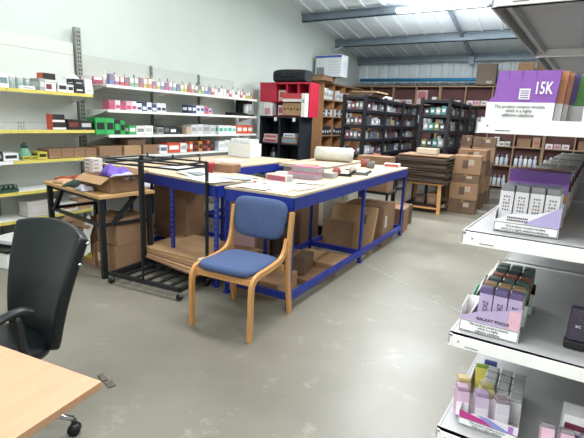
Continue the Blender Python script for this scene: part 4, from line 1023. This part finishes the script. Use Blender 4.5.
# ------------------------------------------------------------------ near gondola shelving at the right
OX, OY = -.139, .889
KX = math.tan(math.radians(3.6))
DEP = .626; BW = .62
GZ = [('top', 1.705+.026), ('upper', 1.515), ('middle', 1.301), ('lower', 1.083), ('bottom', .855)]
def near_shelf(z, y0, label, th=.024, front=True):
    t = root('display_shelf', label, 'shelf', (0, 0, 0), 0, 'near display shelves')
    x0 = OX+KX*(y0-OY); x1 = OX+KX*(y0+DEP-OY)
    e = .012
    MB().prism([(x0+.004, y0+.004), (x0+BW, y0+.004), (x1+BW, y0+DEP-.004), (x1+.004, y0+DEP-.004)], 'z', z-.004, z).build('shelf_tray', M_SHELFG, t)
    m = MB().prism([(x0+e, y0), (x0+BW, y0), (x0+BW, y0+.004), (x0+.004, y0+.004), (x0, y0+e)], 'z', z-th, z+.0015)
    m.build('front_lip', M_LIP, t, bevel=.0008)
    MB().prism([(x1, y0+DEP-.003), (x1+BW, y0+DEP-.003), (x1+BW, y0+DEP), (x1, y0+DEP)], 'z', z-th, z+.0015).build('back_lip', M_LIP, t)
    m = MB().prism([(x0, y0+e), (x0+.004, y0+.004), (x1+.004, y0+DEP-.003), (x1, y0+DEP-.003)], 'z', z-th, z+.0015)
    m.prism([(x0+.02, y0+.01), (x0+.028, y0+.01), (x1+.028, y0+DEP-.01), (x1+.02, y0+DEP-.01)], 'z', z-th*.8, z-.004)
    m.build('side_flange', M_SHELFG, t)
    if front:
        MB().box(x0+.035, x0+.06, y0-.0005, y0, z-.019, z-.0175).box(x0+.02, x0+.023, y0-.0006, y0, z-.012, z-.009).build('lip_marks', M_INKG, t)
    # perforated channel under the tray
    xs = OX+.255
    m = MB().box(xs, xs+.09, y0+.01, y0+DEP-.01, z-.012, z-.0045)
    for k in range(12):
        for j in range(2): m.box(xs+.012+j*.04, xs+.037+j*.04, y0+.03+k*.048, y0+.038+k*.048, z-.0128, z-.012, 1)
    m.build('perforated_channel', [mat('channel_grey', '#77777a', .5, .3), M_PAPER], t)
    return t
for b in range(3):
    for n, z in GZ:
        near_shelf(z, OY+b*(DEP+.012), f'{n} white metal display shelf, {["nearest","second","farthest"][b]} section at the right edge', front=(b == 0))
for b in range(4):
    y = OY+b*(DEP+.012)-.006 if b else OY+.05
    m = MB().box(.50, .54, y-.02 if b else y, y+.02, 0, 2.0)
    z = .1
    while z < 1.95: m.box(.498, .50, y-.006, y+.006, z, z+.025, 1); z += .05
    for n, zz in GZ: m.box(.44, .50, y-.003, y+.003, zz-.032, zz-.006)
    m.box(.1, .54, y-.02, y+.02, 0, .06)
    tag(m.build('upright_post', [M_LIP, M_DARK]), f'white slotted upright, {["nearest","second","third","farthest"][b]} behind the display shelves', 'post', 'uprights of the near display shelving')

WARN3 = 'This product contains nicotine\nwhich is a highly\naddictive substance.'
WARN2 = 'This product contains nicotine\nwhich is a highly addictive substance.'
def gx(y): return KX*(y-OY)

# top shelf boxes: upright display boxes with shaped card front
def display_box(x, y, z, w, d, h, label, c1, c2, spine, logo=None, warn=False):
    t = root('display_box', label, 'box', (x, y, z+.001))
    zl = h*.36
    # body: lower white block, upper coloured part with a notch at the left
    m = MB().prism([(0, 0), (w, 0), (w, zl), (0, zl)], 'y', 0, d)
    lp = m.build('lower_panel', cm('f0eeec'), t)
    m = MB().prism([(0, zl), (w, zl), (w+.003, h), (w*.13, h), (w*.1, zl*1.35)], 'y', .0005, d)
    upn = m.build('upper_panel', cm(c1, .4), t)
    MB().prism([(w, .002), (w+.0008, .002), (w+.0035, h-.002), (w+.0025, h-.002)], 'y', .0005, d-.001).build('spine_panel', cm(spine, .4), t)
    m = MB()
    for k in range(3): m.prism([(w*(.28+.2*k), h*.99), (w*(.295+.2*k), h*.99), (w*(.29+.2*k), h*.8)], 'y', -.0002, .0)
    m.build('fold_creases', cm(c2, .4), t)
    if logo:
        text('logo', logo, h*.34, cm('f4f2f6'), upn, (w*.81, -.0006, h*.64), sx=.6, bold=.0004)
        MB().box(w*.47, w*.63, -.0008, 0, h*.42, h*.64).build('info_panel', cm('e6e2ea'), t)
        m = MB()
        for k in range(4): m.box(w*.49, w*.61, -.0012, -.0008, h*(.45+.045*k), h*(.465+.045*k))
        m.build('info_lines', cm('6a5a8a'), t)
    if warn:
        text('warning_text', WARN3, .0078, M_INKG, lp, (w*.5, -.0006, zl*.52), sx=.84)
    return t
z1 = 1.5155
display_box(OX+.013, .905, z1, .109, .022, .085, 'purple and white display box with nicotine warning on the upper near shelf', '8d50b4', '6a3490', '6b2f7c', '15K', True)
for i, (c, s, n) in enumerate((('d98a50', '6b2f5c', 'orange'), ('dc9468', '7a3a40', 'amber'), ('6a58b8', '3a2c88', 'indigo'))):
    y = .932+i*.028
    display_box(OX+.013+.0088*(i+1), y, z1, .112, .02, .086, f'display box with {n} edge, {ORD[i]} behind the purple display box', c, '6a3490', s)
display_box(OX+.148, .985, z1, .05, .03, .082, 'green and white display box right of the purple boxes, upper near shelf', '5ba047', '3a8030', '3c7a34', 'K')
display_box(OX+.166, .925, z1, .09, .03, .08, 'red and pink display box at the right frame edge, upper near shelf', 'b02c50', '801c38', '902040')

# trays of vape boxes
def vape(x, y, z, w, d, h, top, body, label, grp, letters=None, tilt=0, lm=None, rz=0, mid=None):
    key = ('v', w, d, h, top, body, letters, tilt, mid)
    if key in CN:
        t = copy_tree(CN[key]); t.location = (x, y, z+.001); t.rotation_euler = (tilt, 0, rz); return tag(t, label, 'vape box', grp)
    t = root('vape_box', label, 'vape box', (x, y, z+.001), rz, grp); t.rotation_euler = (tilt, 0, rz)
    MB().box(0, w, 0, d, 0, h*.86).build('box_body', cm(body, .4), t, bevel=.001)
    MB().box(.0003, w-.0003, .0003, d-.0003, h*.86, h).build('box_top', cm(top, .35), t, bevel=.0025)
    if mid: MB().box(.001, w-.001, -.0005, 0, h*.05, h*.5).build('printed_panel', cm(mid), t)
    if letters == 'dots':
        m = MB()
        rnd = random.Random(3)
        for a in range(5):
            for b in range(3):
                if rnd.random() < .85: m.box(w*(.27+.18*b), w*(.37+.18*b), -.0006, 0, h*(.42+.075*a), h*(.455+.075*a), a % 2)
        m.build('printed_letters', [M_INKG, cm('b05a48')], t)
    elif letters:
        text('printed_letters', letters, w*.55, M_INK, t, (w*.5, -.0004, h*.55), rot=(PI/2, PI/2, 0), sx=.9)
    CN[key] = t
    return t
def tray(x, y, z, w, d, hf, hb, label, cfront, warn, wl, cside='ece8e4', text_on=None, tsize=.0065, deco=None, name='display_tray', slope=(.62, 1, 1, 1)):
    t = root(name, label, 'tray', (x, y, z+.0015))
    k = .0015
    MB().box(0, w, 0, d, 0, k).build('tray_base', cm('e0dcd8'), t)
    wp = MB().box(0, w, -k, 0, 0, hf*.48).build('warning_panel', cm('f2f0ee'), t)
    if warn: fpoly = [(0, hf*.48), (w, hf*.48), (w, hf*slope[3]), (w*.62, hf*slope[2]), (w*.30, hf*slope[1]), (0, hf*slope[0])]
    else: fpoly = [(0, hf*.48), (w, hf*.48), (w, hf), (0, hf)]
    fp = MB().prism(fpoly, 'y', -k*.9, 0).build('front_panel', cm(cfront, .4), t)
    for xx in (0, w-k): MB().prism([(0, 0), (d, 0), (d, hb), (d*.45, hb*.95), (.003, hf*1.0)], 'x', xx, xx+k).build('side_wall', cm(cside, .5), t)
    MB().box(0, w, d-k, d, 0, hb).build('back_wall', cm(cside, .5), t)
    m = MB(); e = .0009
    a, b, lo, hi = .001, w-.001, .001, hf*.47
    m.box(a, b, -k-.0004, -k, lo, lo+e).box(a, b, -k-.0004, -k, hi-e, hi).box(a, a+e, -k-.0004, -k, lo, hi).box(b-e, b, -k-.0004, -k, lo, hi)
    m.build('warning_border', M_INK, wp)
    if warn: text('warning_text', warn, wl, M_INK, wp, (w*.5, -k-.0004, hf*.235), sx=.85)
    if text_on: text('front_lettering', text_on, tsize, M_INK, fp, (w*.55, -k-.0002, hf*.66), bold=.0002)
    if deco: deco(t, w, hf, k)
    return t
# middle shelf (z 1.294)
z2 = 1.3015; y0 = .945
def deco2(t, w, hf, k):
    MB().prism([(w*.45, hf*.49), (w*.998, hf*.49), (w*.998, hf*1.55)], 'y', -k-.0003, -k).build('lilac_triangle', cm('b7a8dc', .4), t)
    m = MB()
    for r_ in range(2):
        for c_ in range(11): m.box(w*(.20+.030*c_), w*(.222+.030*c_), -k-.0006, -k-.0003, hf*(.58+.14*r_), hf*(.66+.14*r_), (c_+r_) % 2)
    m.build('printed_letters', [M_INK, cm('8a4a58')], t)
tray(OX+.050, y0, z2, .112, .085, .038, .045, 'white and lilac display tray with nicotine warning on the middle near shelf', 'eeeaf0', WARN2, .0066, 'c9c6d2', deco=deco2, slope=(.55, 1.0, 1.05, 1.5))
for rr in range(2):
    for c_ in range(4-rr*0):
        vape(OX+.053+c_*.0265+rr*.004, y0+.018+rr*.032, z2+.002, .0245, .028, .088-.0*rr, '8c8a92' if rr == 0 else '7d8a90', 'ece9ee', f'white vape box with grey top, {ORD[c_]} from left, {"front" if rr==0 else "rear"} row of the lilac tray', 'white vape boxes in the lilac tray', 'dots')
y = y0+.11
tcol = [('7a45a8', 'purple-backed'), ('dcd8d6', 'white'), ('cfcfca', 'pale grey'), ('d8d2cc', 'cream'), ('d2d4d4', 'light grey'), ('c8c0bc', 'stone'), ('dadada', 'off-white'), ('c4c8c4', 'silver'), ('d0bcc0', 'rose-grey'), ('b0b6b0', 'green-grey'), ('a86a70', 'dusty red'), ('d4d4d4', 'white-grey')]
sd = ['e08a3c', 'c4506a', 'c04a60', '3fa28a', 'c44a70', 'a03858', '58a090', 'cf5f5f', 'b03a50', '4a6a90', 'c07080', '8a3048']
for i, (c, n) in enumerate(tcol):
    yy = y+i*.135+ (0.01 if i else 0)
    if yy > 2.7: break
    x = OX+.050+gx(yy)-gx(y0)
    tt = tray(x, yy, z2, .112, .11, .112 if i == 0 else .06, .112 if i == 0 else .078, f'{n} display tray, {ORD[i]} behind the lilac one in the middle near shelf row', c, '', .005, sd[i])
    if i == 0:
        MB().box(.0, .112, -.0025, -.0016, .055, .09).build('printed_band', cm('9c6cc4'), tt); MB().box(.07, .112, -.0028, -.0016, .055, .07).build('orange_flash', cm('dc9a50'), tt)
        MB().box(-.001, .113, 0, .05, .1125, .114).build('tray_lid', cm('6a3c9c'), tt)
    for rr in range(2):
        for c_ in range(4):
            if i == 0 and rr == 0: continue
            vape(x+.003+c_*.0265, yy+.02+rr*.04, z2+.003, .0245, .03, .088, ['b4b2b0', '8e9492', 'c8c6c2'][i % 3], ['e4e0de', 'd8d8d4', 'cfc8c8'][i % 3], f'pale vape box, {ORD[c_]} from left, {"front" if rr==0 else "rear"} row of the {n} tray', 'pale vape boxes on the middle near shelf')
# lower shelf (z 1.076): galaxy focus tray
z3 = 1.0835; y0 = .925
def deco3(t, w, hf, k):
    MB().box(w*.80, w*.985, -k-.0003, -k, hf*.5, hf*1.3).build('pink_panel', cm('e6b0c4', .4), t)
tray(OX+.014, y0, z3, .112, .075, .050, .052, 'lilac display tray with nicotine warning and dark lettering, lower near shelf', 'bfa8d2', WARN3, .0070, 'ece8ea', 'GALAXY FOCUS', .0085, deco3, slope=(.6, .95, 1.15, 1.45))
# rising centre panel of the tray
for c_ in range(3):
    vape(OX+.044+c_*.0272, y0+.010, z3+.002, .0255, .022, .096, '6c5a90', 'c0abd6', f'lilac vape box, {ORD[c_]} from left in the lilac tray, lower near shelf', 'lilac vape boxes in the lilac tray', 'ZION', mid=None)
for c_ in range(3):
    vape(OX+.046+c_*.0272, y0+.042, z3+.002, .0255, .024, .096, 'a07c50', 'd9b48c', f'tan-topped vape box, {ORD[c_]} from left in the second row behind the lilac boxes', 'tan vape boxes behind the lilac boxes', None)
tray(OX+.021, y0+.085, z3, .112, .075, .05, .052, 'teal-sided display tray, second in the row on the lower near shelf', 'f0eeec', '', .005, '58b49c')
for rr, (c, b, n) in enumerate((('3c5c58', '4fa594', 'dark green'), ('9c4a34', 'b86a50', 'brick red'))):
    for c_ in range(3): vape(OX+.049+c_*.0272+.003*rr, y0+.095+rr*.034, z3+.002, .0255, .025, .092, c, b, f'{n}-topped vape box, {ORD[c_]} from left in the teal tray', f'{n} topped vape boxes', None)
tray(OX+.030, y0+.168, z3, .112, .075, .05, .052, 'dark-sided display tray, third in the row on the lower near shelf', 'e8e4e0', '', .005, '5c4048')
for c_ in range(3): vape(OX+.054+c_*.0272, y0+.180, z3+.002, .0255, .025, .092, '3f5654', '547a74', f'grey-green vape box, {ORD[c_]} from left in the dark-sided tray', 'grey green vape boxes', None)
for c_ in range(3): vape(OX+.056+c_*.0272, y0+.214, z3+.002, .0255, .025, .092, '4a6462', '547a74', f'muted teal vape box, {ORD[c_]} from left at the back of the dark-sided tray', 'muted teal vape boxes', None)
# folded white card inserts left of the trays
for i, (yy, xx) in enumerate(((y0+.025, OX+.020), (y0+.115, OX+.010), (y0+.2, OX+.016), (y0+.29, OX+.022))):
    tag(MB()._add([(0, 0, .004), (.022, .006, .055), (.022, .075, .062), (0, .08, .004)], [(0, 1, 2, 3)]).build('card_flap', cm('f0eeec'), loc=(xx, yy, z3+.002), solid=.001), f'white folded card flap leaning on the {ORD[i]} tray of the lower near shelf', 'card')
t = root('vape_device', 'dark speckled purple device standing at the right edge of lower near shelf', 'vape', (OX+.222, .975, z3+.0005))
superp = MB().box(-.016, .016, -.011, .011, .018, .085); superp.build('device_body', mat('speckle', '#4a3f52', .5, noise=.5, scale=400), t, bevel=.005, seg=3)
MB().box(-.018, .018, -.013, .013, 0, .018).build('device_base', M_PLAST, t, bevel=.004, seg=3)
text('logo', 'ac', .011, cm('f0f0f0'), t, (0, -.0116, .05))
# bottom shelf (z .849)
z4 = .8555; y0 = .940
def deco4(t, w, hf, k):
    MB().prism([(0.001, hf*.98), (w*.999, hf*.49), (0.001, hf*.49)], 'y', -k-.0003, -k).build('magenta_wedge', cm('c82c88', .4), t)
    MB().prism([(w*.3, hf*.98), (w*.5, hf*.98), (w*.9, hf*.49), (w*.6, hf*.49)], 'y', -k-.0006, -k-.0003).build('blue_wedge', cm('8890d8', .4), t)
    MB().box(w*.84, w*.92, -k-.0009, -k-.0005, hf*.52, hf*.96).build('device_picture', cm('b070c8', .4), t)
tray(OX+.036, y0, z4, .118, .20, .036, .042, 'magenta and white display tray with nicotine warning on the bottom near shelf', 'e8dce8', 'This product contains nicotine\nwhich is a highly addictive', .0068, 'd8d4d8', deco=deco4)
lz = [('b08aa8', 'dcb4d4', 'pink'), ('a890b8', 'd8c0dc', 'mauve'), ('9c8c98', 'e6dcec', 'pale lilac')]
for c_ in range(3):
    vape(OX+.026+c_*.041, y0+.018, z4+.004, .028, .03, .066, lz[c_][0], lz[c_][1], f'{lz[c_][2]} vape box tilted at the front of the magenta tray', None, None, tilt=-.18, mid='f2ecf2', rz=.32)
for c_, (a, b, n) in enumerate((('c4b070', 'd8b8a0', 'peach and gold'), ('b0a060', 'e4d49c', 'yellow'))):
    vape(OX+.022+c_*.05, y0+.055, z4+.004, .028, .03, .068, a, b, f'{n} vape box tilted in the second row of the magenta tray', None, None, tilt=-.18, mid='ece4d4', rz=.3)
vape(OX+.05, y0+.13, z4+.004, .028, .024, .075, '8aa83c', 'd8cc50', 'green and yellow vape box lying back at the left of the magenta tray', None, None, tilt=-.5, rz=.2)
vape(OX+.06, y0+.17, z4+.004, .03, .024, .07, '3c4c9c', '4858a8', 'blue vape box at the far left of the magenta tray', None, None, tilt=-.4, rz=.1)
for rr in range(4):
    for c_ in range(3):
        if rr == 0 and c_ < 2: continue
        vape(OX+.068+c_*.029, y0+.062+rr*.032, z4+.003, .027, .028, .06, 'a9a8a8', 'd4d0d0', f'grey-topped vape box, {ORD[c_]} from left, {ORD[rr]} row back in the magenta tray', 'grey topped vape boxes in the magenta tray', None)
for i, (yy, c) in enumerate(((y0+.05, 'f0e4e8'), (y0+.085, 'f2f0ee'), (y0+.12, 'ece8ea'))):
    tag(MB().box(0, .07, 0, .0012, 0, .05).build('card_divider', cm(c), loc=(OX+.06, yy, z4+.003)), f'white card divider, {ORD[i]} from the front inside the magenta tray', 'card')
# white box with pink vapes at right
t = root('display_carton', 'white display carton with maroon band at the right edge, bottom near shelf', 'box', (OX+.228, y0+.03, z4+.001))
MB().box(0, .1, 0, .05, 0, .085).build('box_body', cm('efecee'), t, bevel=.0015)
MB().box(.004, .1, -.0006, 0, .055, .068).build('maroon_band', cm('7a2c48'), t)
MB().box(.02, .034, -.0006, 0, .04, .046).build('blue_emblem', cm('4a6ac0'), t)
for c_ in range(3):
    vape(OX+.197+c_*.034, y0-.02, z4+.005, .024, .02, .066, '9a9098', 'e4b8cc', f'white and pink vape box, {ORD[c_]} before the white display carton', 'pink vape boxes before the white carton', None, tilt=-.35, rz=.2, mid='f4eef2')

# ------------------------------------------------------------------ view
sc = bpy.context.scene
sc.view_settings.view_transform = 'Standard'
sc.view_settings.exposure = -.22
